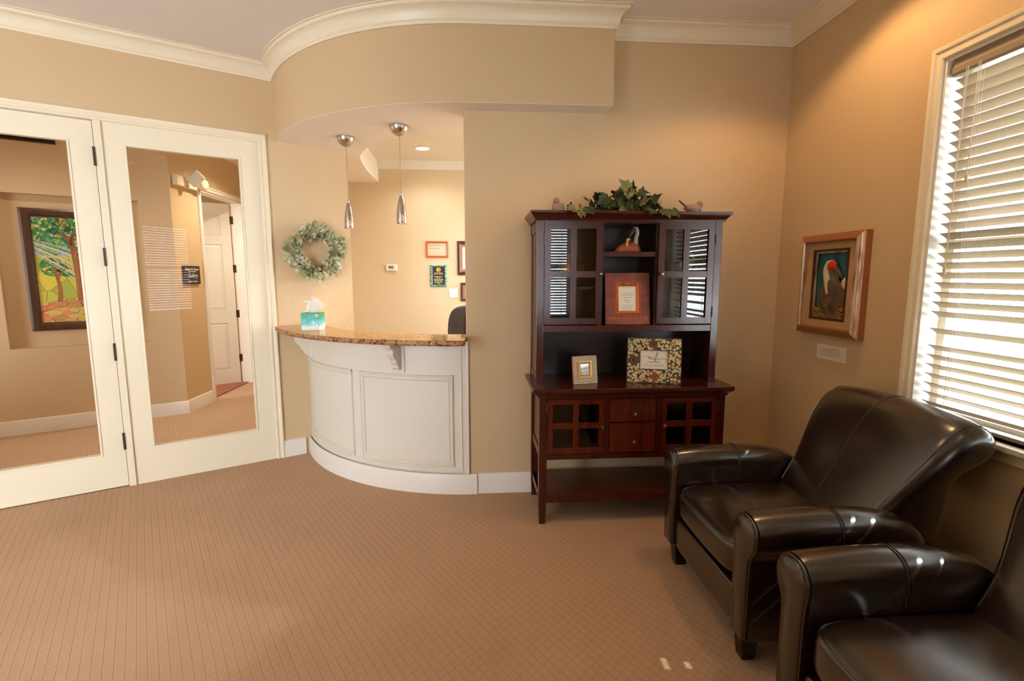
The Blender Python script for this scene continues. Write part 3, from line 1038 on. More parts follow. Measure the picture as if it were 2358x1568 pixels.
def pendant(x, y, zt, zb, label):
    t = thing('pendant_lamp', (x, y, zt), label, 'pendant lamp', 'pendants over the reception counter')
    MB().lathe([(0, ZS), (0.062, ZS), (0.062, ZS - 0.010), (0.057, ZS - 0.028), (0.046, ZS - 0.046), (0.030, ZS - 0.060), (0.012, ZS - 0.066), (0, ZS - 0.067)], (x, y, 0), 36).build('canopy', M['nickel'], t, smooth='auto')
    MB().tube([(x, y, ZS - 0.06), (x, y, zb + 0.205)], 0.0022, 8).build('cord', M['nickel'], t)
    MB().lathe([(0, zb + 0.208), (0.0045, zb + 0.206), (0.005, zb + 0.200), (0.0095, zb + 0.197), (0.0095, zb + 0.188), (0.007, zb + 0.184), (0, zb + 0.184)], (x, y, 0), 16).build('finial', M['nickel'], t, smooth='auto')
    prof = [(0.008, 0.186), (0.013, 0.176), (0.020, 0.150), (0.027, 0.115), (0.031, 0.085), (0.0325, 0.058)]
    MB().lathe([(0.0075, zb + 0.187)] + [(r, zb + h) for r, h in prof] + [(r - 0.001, zb + h) for r, h in reversed(prof)], (x, y, 0), 32).build('shade', M['nickel'], t, smooth='auto')
    # perforated lower band with uv round the shade
    q = MB()
    n = 44
    hs = [0.058, 0.044, 0.030, 0.016]
    rr = [0.0325, 0.0332, 0.0336, 0.0338]
    q.rings([[(x + r * cos(2 * pi * k / n), y + r * sin(2 * pi * k / n), zb + h) for k in range(n + 1)] for r, h in zip(rr, hs)], closed_ring=False, caps=False)
    o = q.build('perforated_band', M['perforated'], t, smooth=True)
    uv = o.data.uv_layers.new(name='UVMap')
    for pl in o.data.polygons:
        us = []
        for li in pl.loop_indices:
            vi = o.data.loops[li].vertex_index
            uv.data[li].uv = ((vi % (n + 1)) / n, (vi // (n + 1)) / 3)
    MB().lathe([(0.0338, zb + 0.016), (0.0342, zb + 0.002), (0.0342, zb), (0.0325, zb), (0.0325, zb + 0.016)], (x, y, 0), 32).build('rim', M['nickel'], t, smooth='auto')
    MB().lathe([(0, zb + 0.008), (0.012, zb + 0.010), (0.02, zb + 0.022), (0.02, zb + 0.034), (0.012, zb + 0.055), (0.009, zb + 0.075), (0, zb + 0.078)], (x, y, 0), 20).build('bulb', M['bulb'], t, smooth=True)
    sp_ = spot('pendant_spot', (x, y, zb + 0.004), 9, (1, 0.78, 0.5), 95, 0.6, 0.02)


pendant(-0.934, 3.847, ZS, 1.803, 'left brushed nickel bullet pendant lamp, nearer the wreath, over the counter')
pendant(-0.504, 3.541, ZS, 1.810, 'right brushed nickel bullet pendant lamp over the middle of the counter')

# ------------------------------------------------------------------ wreath
wr = thing('leaf_wreath', lw(-0.305, 0.02, 1.642), 'round wreath of pale sage green leaves on the tan wall', 'wreath')
WF = frame(lw(-0.305, 0.0, 1.642), -DL, NL, (0, 0, 1))       # local x right, y out of the wall
q = MB(WF)
q.tube([(0.155 * cos(a), 0.03, 0.155 * sin(a)) for a in [2 * pi * k / 40 for k in range(40)]], 0.009, 8, closed=True)
q.build('twig_ring', mat('grey_twig', (96, 84, 58), 0.9), wr, smooth=True)


def leaf_mesh(L, W, curl, fold, n=5):
    vs, fs = [], []
    for i in range(n + 1):
        t = i / n
        w = W * (0.18 + 0.82 * sin(pi * min(1, t ** 1.15 * 0.80 + 0.08)) ** 0.9) * (1 if t < 1 else 0.55)
        z = curl * t * t * L
        for s in (-1, 0, 1):
            vs.append((t * L, s * w / 2, z + fold * W * abs(s) * 0.5))
    for i in range(n):
        for s in (0, 1):
            a = i * 3 + s
            fs.append((a, a + 1, a + 4, a + 3))
    me = bpy.data.meshes.new('leaf')
    me.from_pydata(vs, [], fs)
    me.polygons.foreach_set('use_smooth', [True] * len(fs))
    return me


def leaf_mat(name, c1, c2, rough=0.6):
    g = mat(name, c1, rough, spec=0.25)
    add_ramp(g, [(0.3, c1), (0.7, c2)], 14, 3)
    P(g).inputs['Subsurface Weight'].default_value = 0.0
    return g


sage = [leaf_mat('sage_leaf', (170, 176, 142), (202, 204, 174)), leaf_mat('pale_sage_leaf', (204, 206, 182), (228, 228, 208)), leaf_mat('olive_leaf', (160, 162, 112), (190, 190, 144))]
leaf_meshes = []
for mm in sage:
    for L, W, cu, fo in ((0.066, 0.036, 0.25, 0.35), (0.058, 0.032, -0.2, 0.5), (0.05, 0.03, 0.45, 0.2)):
        me = leaf_mesh(L, W, cu, fo)
        me.materials.append(mm)
        leaf_meshes.append(me)


def put_leaf(me, pos, direction, up, parent, roll=0.0, sc=1.0, name='leaf'):
    d = Vector(direction).normalized()
    u = Vector(up)
    u = (u - d * u.dot(d)).normalized()
    u = Matrix.Rotation(roll, 3, d) @ u
    r = u.cross(d)
    m4 = Matrix.Identity(4)
    for i in range(3):
        m4[i][0], m4[i][1], m4[i][2], m4[i][3] = d[i] * sc, r[i] * sc, u[i] * sc, pos[i]
    o = bpy.data.objects.new(name, me)
    COL.objects.link(o)
    o.parent = parent
    o.matrix_parent_inverse = parent.matrix_basis.inverted()
    o.matrix_basis = m4
    return o


rnd = random.Random(11)
W3 = WF.to_3x3()
for k in range(270):
    a = 2 * pi * (k * 0.381966) + rnd.uniform(-.1, .1)
    ring = rnd.choice((0.118, 0.135, 0.145, 0.155, 0.155, 0.17, 0.187))
    lean = rnd.uniform(0.2, 1.0)
    rad = Vector((cos(a), 0, sin(a)))
    tan = Vector((-sin(a), 0, cos(a)))
    out = Vector((0, 1, 0))
    inward = -1 if ring < 0.13 else (1 if ring > 0.165 else rnd.choice((-1, 1)))
    d = rad * inward * rnd.uniform(0.3, 1.0) + tan * rnd.uniform(-1.1, 0.6) + out * lean
    if ring + inward * 0.05 < 0.075:
        d = tan * rnd.choice((-1, 1)) + out * 0.8 + rad * 0.1
    pos = WF @ (rad * ring + out * (0.03 + rnd.uniform(0, 0.018)))
    put_leaf(rnd.choice(leaf_meshes), pos, W3 @ d, W3 @ (out + rad * 0.4), wr, rnd.uniform(-.5, .5), rnd.uniform(0.95, 1.32))

# ------------------------------------------------------------------ generic framed things
def framed(name, F, w, h, fw, depth, m_frame, label, cat, origin, group=None, m_mat=None, inset=0.006, prof=None, face=None):
    """F: local x right, z up, y out of the wall; lower-left corner at 0,0"""
    t = thing(name, origin, label, cat, group)
    q = MB(F)
    q.box(0.002, w - 0.002, 0.0, 0.004, 0.002, h - 0.002)
    q.build('backing', m_mat or M['paper'], t)
    prof = prof or [(0, 0), (0, depth * 0.8), (fw * 0.25, depth), (fw * 0.7, depth * 0.95), (fw, depth * 0.6), (fw, 0)]
    pts = [(0, 0), (w, 0), (w, h), (0, h)]
    rs = []
    for i in range(4):
        x, z = pts[i]
        sx = 1 if x == 0 else -1
        sz = 1 if z == 0 else -1
        rs.append([(x + sx * p, y, z + sz * p) for p, y in prof])
    f = MB(F)
    f.rings(rs, loop=True)
    f.build('frame', m_frame, t)
    return t


def quad(F, x0, x1, z0, z1, y, name, material, parent, th=0.001):
    return MB(F).box(x0, x1, y, y + th, z0, z1).build(name, material, parent)


def shape(F, pts, y, name, material, parent, th=0.0006):
    return MB(F).prism([(x, z) for x, z in pts], y, y + th, 'y').build(name, material, parent)


# back office wall items ------------------------------------------------
OF = lambda x, z: frame((x, YF, z), (1, 0, 0), (0, -1, 0))
F = OF(-0.541, 1.656)
t = framed('framed_certificate', F, 0.245, 0.178, 0.02, 0.018, M['orange_frame'], 'small landscape certificate in an orange wood frame on the office wall', 'certificate', (-0.42, YF, 1.656), m_mat=M['paper_grey'])
for k, (x0, x1, z, h) in enumerate(((0.032, 0.055, 0.130, 0.006), (0.06, 0.185, 0.130, 0.004), (0.032, 0.145, 0.098, 0.004))):
    quad(F, x0, x1, z, z + h, 0.0042, 'print_line', M['ink_soft'], t, 0.0004)
F = OF(-0.499, 1.334)
t = framed('award_plaque', F, 0.179, 0.241, 0.022, 0.016, M['green_marble'], 'black award plaque with green marbled border and gold seal', 'plaque', (-0.41, YF, 1.334), m_mat=M['plaque_black'])
MB(F).lathe([(0, 0.004), (0.026, 0.004), (0.026, 0.0065), (0.021, 0.008), (0, 0.0085)], (0.09, 0, 0.188), 24, 'y').build('gold_seal', M['gold'], t, smooth='auto')
m_gl = M['gold_ink']
for z, x0, x1 in ((0.150, 0.045, 0.135), (0.137, 0.035, 0.145), (0.110, 0.04, 0.14), (0.098, 0.06, 0.12), (0.082, 0.04, 0.14), (0.070, 0.036, 0.146), (0.058, 0.05, 0.13), (0.044, 0.04, 0.14), (0.033, 0.075, 0.105)):
    n = max(2, int((x1 - x0) / 0.022))
    q = MB(F)
    for j in range(n):
        a = x0 + (x1 - x0) * j / n
        q.box(a, a + (x1 - x0) / n * 0.78, 0.0042, 0.0046, z, z + 0.006)
    q.build('text_line', m_gl, t)
F = OF(-0.197, 1.464)
t = framed('framed_picture', F, 0.33, 0.373, 0.036, 0.022, M['brown_frame'], 'tall dark framed picture partly hidden behind the tan wall edge', 'picture', (-0.05, YF, 1.464), m_mat=mat('rust_mat_board', (176, 116, 84), 0.8))
quad(F, 0.055, 0.275, 0.065, 0.305, 0.0045, 'print', M['paper'], t)
F = OF(-0.165, 1.173)
t = framed('framed_picture', F, 0.26, 0.205, 0.024, 0.02, M['brown_frame'], 'smaller dark framed picture beside the white light switch', 'picture', (-0.05, YF, 1.173), m_mat=mat('brown_mat_board', (160, 112, 90), 0.8))
quad(F, 0.05, 0.21, 0.05, 0.155, 0.0045, 'print', M['paper'], t)
F = OF(-0.297, 1.212)
t = thing('light_switch', (-0.25, YF, 1.212), 'white double rocker light switch on the office wall', 'light switch')
MB(F).box(0, 0.096, 0, 0.006, 0, 0.098).build('cover_plate', M['plastic_white'], t, bevel=0.003)
for x in (0.014, 0.054):
    MB(F).rings([[(x, 0.006, 0.018), (x + 0.028, 0.006, 0.018), (x + 0.028, 0.006, 0.08), (x, 0.006, 0.08)], [(x, 0.011, 0.018), (x + 0.028, 0.011, 0.018), (x + 0.028, 0.007, 0.08), (x, 0.007, 0.08)]]).build('rocker', M['plastic_white'], t)
F = OF(-0.983, 1.507)
t = thing('thermostat', (-0.92, YF, 1.507), 'small white thermostat with grey display on the office wall', 'thermostat')
MB(F).box(0, 0.121, 0, 0.024, 0, 0.072).build('housing', M['plastic_white'], t, bevel=0.008, seg=3)
quad(F, 0.028, 0.082, 0.026, 0.056, 0.0235, 'display', M['lcd'], t)
for x, z in ((0.094, 0.046), (0.094, 0.030), (0.034, 0.012), (0.052, 0.012), (0.070, 0.012)):
    MB(F).box(x, x + 0.011, 0.023, 0.0262, z - 0.004, z + 0.004).build('button', M['paper_grey'], t, bevel=0.001)

# office chair back seen over the counter
oc = thing('office_chair', (0.0, 4.72, 0), 'dark leather office chair back rising behind the counter right end', 'chair')
def ocw(q):
    return Vector((q.x * (1 - 0.12 * max(0, -q.z / 0.36)), q.y + 0.05 * (q.x / 0.27) ** 2 * -1, q.z))
MB().superell((0.0, 4.72, 0.80), (0.265, 0.055, 0.375), 0.45, 0.5, 40, 24, ocw).build('backrest', M['black_leather'], oc, smooth=True)
for s in (-0.12, 0.12):
    MB().tube([(0.0 + s * (1 - .2 * k / 8), 4.664 - 0.012 * sin(pi * k / 8), 0.55 + 0.56 * k / 8) for k in range(9)], 0.004, 6).build('seam', M['dark_gap'], oc)
MB().superell((0.0, 4.45, 0.46), (0.26, 0.26, 0.06), 0.4, 0.5, 36, 14).build('seat', M['black_leather'], oc, smooth=True)
MB().lathe([(0, 0.08), (0.03, 0.08), (0.03, 0.41), (0, 0.41)], (0.0, 4.47, 0), 16).build('gas_column', M['bronze'], oc, smooth='auto')
MB().tube([(0.0, 4.5, 0.40), (0.0, 4.74, 0.42), (0.0, 4.775, 0.55), (0.0, 4.775, 0.75)], 0.02, 8).build('back_bracket', M['bronze'], oc, smooth=True)
for k in range(5):
    a = 2 * pi * k / 5 + .3
    lg = MB().tube([(0.0, 4.47, 0.10), (0.0 + 0.28 * cos(a), 4.47 + 0.28 * sin(a), 0.062)], [0.024, 0.016], 8).build('base_leg', M['bronze'], oc, smooth=True)
    MB().lathe([(0, -0.012), (0.026, -0.012), (0.026, 0.012), (0, 0.012)], (0.0 + 0.28 * cos(a), 4.47 + 0.28 * sin(a), 0.027), 14, 'x').build('caster', M['dark_gap'], lg, smooth='auto')

# hallway: stained glass picture, vent, gallery sign, emergency light -----
NF = frame(QA + DL * 1.148 + NL * (-ND) + Vector((0, 0, 0.945)), -DL, NL)
sgw, sgh = 0.80, 1.12
m = M['stained'] = mat('stained_glass_leaves', (60, 140, 70), 0.25)
M['lead'] = mat('lead_came', (38, 32, 28), 0.5)


def glass_colour(name, stops, scale, lead=0.05, stretch=(1, 1, 1)):
    g = mat(name, stops[0][1], 0.25)
    vec = coords(g, scale=stretch)
    vo_ = nd(g, 'ShaderNodeTexVoronoi')
    vo_.inputs['Scale'].default_value = scale
    lk(g, vec, vo_.inputs['Vector'])
    ve = nd(g, 'ShaderNodeTexVoronoi', feature='DISTANCE_TO_EDGE')
    ve.inputs['Scale'].default_value = scale
    lk(g, vec, ve.inputs['Vector'])
    sx = nd(g, 'ShaderNodeSeparateColor')
    lk(g, vo_.outputs['Color'], sx.inputs[0])
    r_ = nd(g, 'ShaderNodeValToRGB')
    r_.color_ramp.interpolation = 'CONSTANT'
    els = r_.color_ramp.elements
    els[0].color = lin(*stops[0][1])
    els[1].position = stops[1][0]
    els[1].color = lin(*stops[1][1])
    for p_, c_ in stops[2:]:
        e_ = els.new(p_)
        e_.color = lin(*c_)
    lk(g, sx.outputs[0], r_.inputs['Fac'])
    mxx = nd(g, 'ShaderNodeMix', data_type='RGBA')
    lk(g, math_n(g, 'LESS_THAN', ve.outputs['Distance'], lead), mxx.inputs[0])
    lk(g, r_.outputs['Color'], mxx.inputs[6])
    mxx.inputs[7].default_value = lin(58, 50, 40)
    lk(g, mxx.outputs[2], P(g).inputs['Base Color'])
    return g


G_leaf = glass_colour('green_leaf_glass', [(0, (58, 148, 72)), (0.22, (120, 172, 84)), (0.42, (206, 200, 116)), (0.56, (44, 124, 92)), (0.74, (222, 206, 136)), (0.84, (84, 160, 96)), (0.93, (120, 158, 214))], 46, 0.035)
G_field = glass_colour('yellow_meadow_glass', [(0, (222, 210, 92)), (0.4, (204, 204, 92)), (0.7, (176, 190, 88)), (0.88, (150, 172, 84))], 7, 0.010)
G_ground = glass_colour('orange_ground_glass', [(0, (226, 176, 108)), (0.35, (232, 146, 108)), (0.6, (216, 192, 112)), (0.85, (200, 150, 100))], 11, 0.016, (1, 1, 2.6))
G_sky = glass_colour('blue_green_glass', [(0, (92, 164, 128)), (0.4, (128, 182, 120)), (0.7, (150, 180, 216)), (0.85, (106, 176, 104))], 26, 0.03)
G_trunk = wood('amber_trunk_glass', (120, 70, 40), (190, 130, 84), 0.3)
M_ray = mat('pale_ray_glass', (206, 200, 182), 0.3)
sg = framed('stained_glass_picture', NF, sgw, sgh, 0.072, 0.03, M['brown_frame'], 'stained glass style tree landscape in a wide brown frame behind the left glass door', 'picture', QA + DL * 0.75 + NL * (-ND) + Vector((0, 0, .945)), m_mat=M['lead'])
ix0, ix1, iz0, iz1 = 0.075, sgw - 0.075, 0.075, sgh - 0.075
shape(NF, [(ix0, iz0), (ix1, iz0), (ix1, iz0 + 0.20), (0.5, iz0 + 0.24), (0.3, iz0 + 0.205), (ix0, iz0 + 0.19)], 0.006, 'ground_glass', G_ground, sg)
shape(NF, [(ix0, iz0 + 0.19), (0.3, iz0 + 0.205), (0.5, iz0 + 0.24), (ix1, iz0 + 0.20), (ix1, iz0 + 0.62), (ix0, iz0 + 0.62)], 0.006, 'meadow_glass', G_field, sg)
shape(NF, [(ix0, iz0 + 0.62), (ix1, iz0 + 0.62), (ix1, iz1), (ix0, iz1)], 0.006, 'sky_glass', G_sky, sg)


def blob(cx, cz, rx, rz, n=22, j=0.16, sd=0):
    rr = random.Random(sd)
    return [(min(ix1, max(ix0, cx + rx * cos(2 * pi * k / n) * (1 + rr.uniform(-j, j)))), min(iz1, max(iz0, cz + rz * sin(2 * pi * k / n) * (1 + rr.uniform(-j, j))))) for k in range(n)]


def trunk(pts, w0, w1):
    c = catmull([(x, z, 0) for x, z in pts], 5)
    L_, R_ = [], []
    for i, p in enumerate(c):
        d = (c[min(i + 1, len(c) - 1)] - c[max(i - 1, 0)]).normalized()
        w = w0 + (w1 - w0) * i / (len(c) - 1)
        L_.append((p.x - d.y * w / 2, p.y + d.x * w / 2))
        R_.append((p.x + d.y * w / 2, p.y - d.x * w / 2))
    return L_ + R_[::-1]


for k, (cx, cz, rx, rz) in enumerate(((0.20, iz1 - 0.10, 0.16, 0.11), (0.40, iz1 - 0.12, 0.20, 0.15), (0.62, iz1 - 0.2, 0.13, 0.16), (0.20, iz0 + 0.52, 0.10, 0.085), (0.28, iz0 + 0.47, 0.06, 0.045))):
    shape(NF, blob(cx, cz, rx, rz, sd=k), 0.0068, 'leaf_glass', G_leaf, sg)
for k in range(7):
    z0 = iz1 - 0.20 - k * 0.022
    a = radians(-20 - k * 3.4)
    L_ = 0.72
    p0 = (ix0, z0)
    p1 = (ix0 + L_ * cos(a), z0 + L_ * sin(a))
    w = 0.006 + 0.010 * (k % 2)
    if p1[0] > ix1:
        f_ = (ix1 - p0[0]) / (p1[0] - p0[0])
        p1 = (ix1, p0[1] + (p1[1] - p0[1]) * f_)
    shape(NF, [p0, p1, (p1[0], p1[1] - w * 2.4), (p0[0], p0[1] - w)], 0.0074, 'ray_glass', M_ray, sg)
for pts, w0, w1 in (([(0.215, iz0 + 0.19), (0.225, iz0 + 0.32), (0.21, iz0 + 0.44), (0.19, iz0 + 0.52)], 0.036, 0.014), ([(0.218, iz0 + 0.40), (0.25, iz0 + 0.46), (0.275, iz0 + 0.50)], 0.014, 0.007),
                    ([(0.375, iz0 + 0.20), (0.37, iz0 + 0.42), (0.352, iz0 + 0.66), (0.335, iz1 - 0.17)], 0.062, 0.034), ([(0.345, iz1 - 0.25), (0.30, iz1 - 0.18), (0.24, iz1 - 0.15)], 0.026, 0.010), ([(0.338, iz1 - 0.22), (0.37, iz1 - 0.14), (0.42, iz1 - 0.10)], 0.026, 0.010)):
    shape(NF, trunk(pts, w0, w1), 0.0082, 'trunk_glass', G_trunk, sg)

VF = frame(QA + DL * 1.60 + Vector((0, 0, 2.632)), -DL, NL)
vt = thing('air_vent', QA + DL * 1.2 + Vector((0, 0, 2.655)), 'dark slotted air vent high on the hall wall', 'air vent')
mb = MB(VF)
mb.box(0, 0.77, 0, 0.012, 0, 0.012).box(0, 0.77, 0, 0.012, 0.12, 0.135).box(0, 0.012, 0, 0.012, 0, 0.135).box(0.758, 0.77, 0, 0.012, 0, 0.135)
mb.build('vent_frame', M['bronze'], vt)
quad(VF, 0.01, 0.76, 0.01, 0.125, 0.001, 'backing', M['dark_gap'], vt)
for k in range(7):
    z = 0.02 + k * 0.0155
    MB(VF).add([(0.012, 0.002, z + 0.009), (0.758, 0.002, z + 0.009), (0.758, 0.012, z), (0.012, 0.012, z), (0.012, 0.002, z + 0.011), (0.758, 0.002, z + 0.011), (0.758, 0.012, z + 0.002), (0.012, 0.012, z + 0.002)],
               [(0, 1, 2, 3), (4, 5, 6, 7), (0, 1, 5, 4), (3, 2, 6, 7), (0, 3, 7, 4), (1, 2, 6, 5)]).build('louvre', M['bronze'], vt)

GF = frame((HX, QA.y + 0.095, 1.365), (0, 1, 0), (1, 0, 0))
gs = thing('gallery_sign', (HX, QA.y + 0.25, 1.365), 'small square black sign with white lettering beside the hall doorway', 'sign')
MB(GF).box(0, 0.30, 0.0, 0.022, 0, 0.195).build('sign_board', M['sign_black'], gs, bevel=0.002)
ST = lambda x, z: GF @ frame((x, 0.0226, z), (1, 0, 0), (0, 0, 1), (0, 1, 0))
text('Robert W. Grover', 0.034, ST(0.15, 0.148), M['white_ink'], gs, bold=0.0006)
text('PHOTOGRAPHY', 0.020, ST(0.15, 0.128), M['white_ink'], gs)
text('Gallery', 0.062, ST(0.15, 0.072), M['white_ink'], gs, shear=0.5)
text('ROBERT W. GROVER', 0.018, ST(0.15, 0.022), M['white_ink'], gs, bold=0.0004)

EF = frame((HX + 0.002, QA.y + 0.03, 2.375), (0, 1, 0), (1, 0, 0))
el = thing('emergency_light', (HX, QA.y + 0.25, 2.375), 'cream twin-head emergency light above the hall doorway', 'emergency light')
MB(EF).box(0.02, 0.40, 0, 0.055, 0.0, 0.10).build('housing', M['trim'], el, bevel=0.006)
for cx, rot, kind in ((0.16, 45, 0), (0.47, 0, 1)):
    if kind == 0:
        a_y = Vector((-0.78, 0.60, -0.16)).normalized()
        a_x = Vector((0.60, 0.78, 0)).normalized()
        a_z = a_x.cross(a_y)
        F2 = EF @ frame((cx + 0.05, 0.13, 0.095), (a_x + a_z).normalized(), a_y, (a_z - a_x).normalized())
        hd_ = MB(F2).box(-0.075, 0.075, -0.03, 0.025, -0.06, 0.06).build('lamp_head', M['trim'], el, bevel=0.012, seg=3)
        MB(F2).box(-0.066, 0.066, 0.024, 0.029, -0.052, 0.052).build('lens', mat('clear_ribbed_lens', (226, 226, 214), 0.15), hd_, bevel=0.006)
    else:
        MB(EF).superell((cx - 0.02, 0.075, 0.075), (0.075, 0.05, 0.062), 0.8, 0.8, 24, 14).build('lamp_head', M['trim'], el, smooth=True)
MB(EF).box(0.17, 0.19, 0.054, 0.058, 0.006, 0.016).build('indicator', mat('red_indicator', (190, 40, 30), 0.4), el)

# ------------------------------------------------------------------ right wall: shadow box picture and card
PFm = frame((R, 2.905, 1.118), (0, -1, 0), (-1, 0, 0))         # local x towards the camera
pw_, ph_ = 0.49, 0.568
pt = thing('shadow_box_picture', (R, 2.66, 1.118), 'silver and copper framed picture of a red capped crane on the right wall', 'picture')
prof = [(0.0, 0.0), (0.0, 0.036), (0.004, 0.040), (0.012, 0.044), (0.014, 0.048), (0.022, 0.050), (0.026, 0.054), (0.034, 0.056), (0.040, 0.056), (0.043, 0.050), (0.043, 0.028), (0.043, 0.0)]
pts = [(0, 0), (pw_, 0), (pw_, ph_), (0, ph_)]
rs = []
for x, z in pts:
    sx, sz = (1 if x == 0 else -1), (1 if z == 0 else -1)
    rs.append([(x + sx * p, y, z + sz * p) for p, y in prof])
fr = MB(PFm)
fr.rings(rs, loop=True)
fo = fr.build('frame', M['silver_leaf'], pt)
fo.data.materials.append(M['copper_side'])
np_ = len(prof)
for pl in fo.data.polygons:
    idx = {v % np_ for v in pl.vertices}
    i_side = pl.vertices[0] // np_
    if max(idx) <= 1 or idx == {0, np_ - 1}:
        pl.material_index = 1
    else:
        cz = sum((PFm.inverted() @ fo.data.vertices[v].co).z for v in pl.vertices) / len(pl.vertices)
        cx = sum((PFm.inverted() @ fo.data.vertices[v].co).x for v in pl.vertices) / len(pl.vertices)
        if cz < 0.05 and 0.06 < cx < pw_ - 0.06 or cz > ph_ - 0.05 and 0.06 < cx < pw_ - 0.06:
            pl.material_index = 1
ox0, ox1, oz0, oz1 = 0.090, 0.375, 0.083, 0.484
mbp = MB(PFm)
mbp.box(0.04, ox0, 0.02, 0.026, 0.04, ph_ - 0.04).box(ox1, pw_ - 0.04, 0.02, 0.026, 0.04, ph_ - 0.04).box(ox0, ox1, 0.02, 0.026, 0.04, oz0).box(ox0, ox1, 0.02, 0.026, oz1, ph_ - 0.04)
mbp.build('mat_board', M['mat_board'], pt)
def ring_frame(F, x0, x1, z0, z1, w, y0, y1, name, material, parent):
    rs_ = []
    for x, z in ((x0, z0), (x1, z0), (x1, z1), (x0, z1)):
        sx, sz = (1 if x == x0 else -1), (1 if z == z0 else -1)
        rs_.append([(x + sx * p, y, z + sz * p) for p, y in ((0, y0), (0, y1), (w, y1), (w, y0))])
    return MB(F).rings(rs_, loop=True).build(name, material, parent)


ring_frame(PFm, ox0, ox1, oz0, oz1, 0.014, 0.018, 0.0275, 'inner_fillet', M['mahogany'], pt)
ring_frame(PFm, ox0 + 0.014, ox1 - 0.014, oz0 + 0.014, oz1 - 0.014, 0.008, 0.010, 0.020, 'gold_fillet', M['silver_leaf'], pt)
m = mat('teal_painted_backdrop', (30, 86, 96), 0.7)
add_ramp(m, [(0.3, (14, 52, 62)), (0.7, (44, 110, 122))], 4, 4, coords(m, scale=(1, 6, 1)))
quad(PFm, ox0, ox1, oz0, oz1, 0.002, 'backdrop', m, pt)
# crane relief
m_body = mat('grey_brown_feathers', (84, 66, 50), 0.85)
add_ramp(m_body, [(0.3, (58, 44, 34)), (0.7, (112, 90, 68))], 26, 6)
m_pale = mat('pale_feathers', (196, 186, 160), 0.8)
m_neck = mat('grey_neck_feathers', (104, 108, 94), 0.8)
m_red = mat('red_crown', (186, 42, 30), 0.6)
m_beak = mat('grey_beak', (72, 68, 60), 0.5)
cxp = lambda u: ox0 + 0.02 + u * (ox1 - ox0 - 0.04)
czp = lambda v: oz0 + 0.02 + v * (oz1 - oz0 - 0.04)
MB(PFm).superell((cxp(0.57), 0.016, czp(0.29)), (0.108, 0.016, 0.112), 0.9, 0.9, 28, 14).build('crane_body', m_body, pt, smooth=True)
neck = [(0.50, 0.36), (0.40, 0.54), (0.33, 0.72), (0.40, 0.83), (0.52, 0.84)]
MB(PFm).tube(catmull([(cxp(u), 0.008, czp(v)) for u, v in neck], 5), [0.026 - 0.0004 * k for k in range(21)], 10).build('crane_neck', m_pale, pt, smooth=True)
shape(PFm, [(cxp(u), czp(v)) for u, v in ((0.46, 0.74), (0.62, 0.70), (0.74, 0.64), (0.82, 0.46), (0.62, 0.50), (0.52, 0.62))], 0.013, 'crane_throat', m_neck, pt, 0.004)
MB(PFm).superell((cxp(0.54), 0.018, czp(0.79)), (0.036, 0.014, 0.030), 0.9, 0.9, 20, 12).build('red_crown', m_red, pt, smooth=True)
MB(PFm).tube([(cxp(0.66), 0.018, czp(0.76)), (cxp(0.80), 0.018, czp(0.66)), (cxp(0.94), 0.018, czp(0.57))], [0.016, 0.012, 0.003], 8).build('crane_beak', m_beak, pt, smooth=True)
MB(PFm).superell((cxp(0.93), 0.012, czp(0.52)), (0.018, 0.012, 0.034), 0.9, 0.9, 16, 10).build('chick', m_pale, pt, smooth=True)
rr = random.Random(5)
q = MB(PFm)
for k in range(150):
    u, v = rr.uniform(0.03, 0.97), rr.uniform(0.0, 0.15)
    a = rr.uniform(-0.6, 0.6)
    l = rr.uniform(0.02, 0.05)
    x, z = cxp(u), czp(v)
    q.tube([(max(ox0 + .01, x - l * cos(a)), 0.018 + rr.uniform(0, .008), max(oz0 + .008, z - l * sin(a))), (min(ox1 - .01, x + l * cos(a)), 0.018 + rr.uniform(0, .010), max(oz0 + .008, z + l * sin(a)))], 0.0018, 4)
o = q.build('nest_straw', mat('nest_straw', (150, 112, 66), 0.9), pt, kind='stuff')

CF = frame((R, 2.755, 0.975), (0, -1, 0), (-1, 0, 0))
cd = thing('title_card', (R, 2.64, 0.975), 'small white printed card below the crane picture', 'card')
MB(CF).box(0, 0.228, 0, 0.004, 0, 0.084).build('card', mat('white_card', (238, 228, 214), 0.6), cd)
for k, (a, b_) in enumerate(((0.11, 0.19), (0.03, 0.19), (0.03, 0.186), (0.03, 0.192), (0.03, 0.18), (0.03, 0.15))):
    quad(CF, a, b_, 0.066 - k * 0.009, 0.068 - k * 0.009, 0.004, 'text_line', M['ink_soft'], cd, 0.0003)

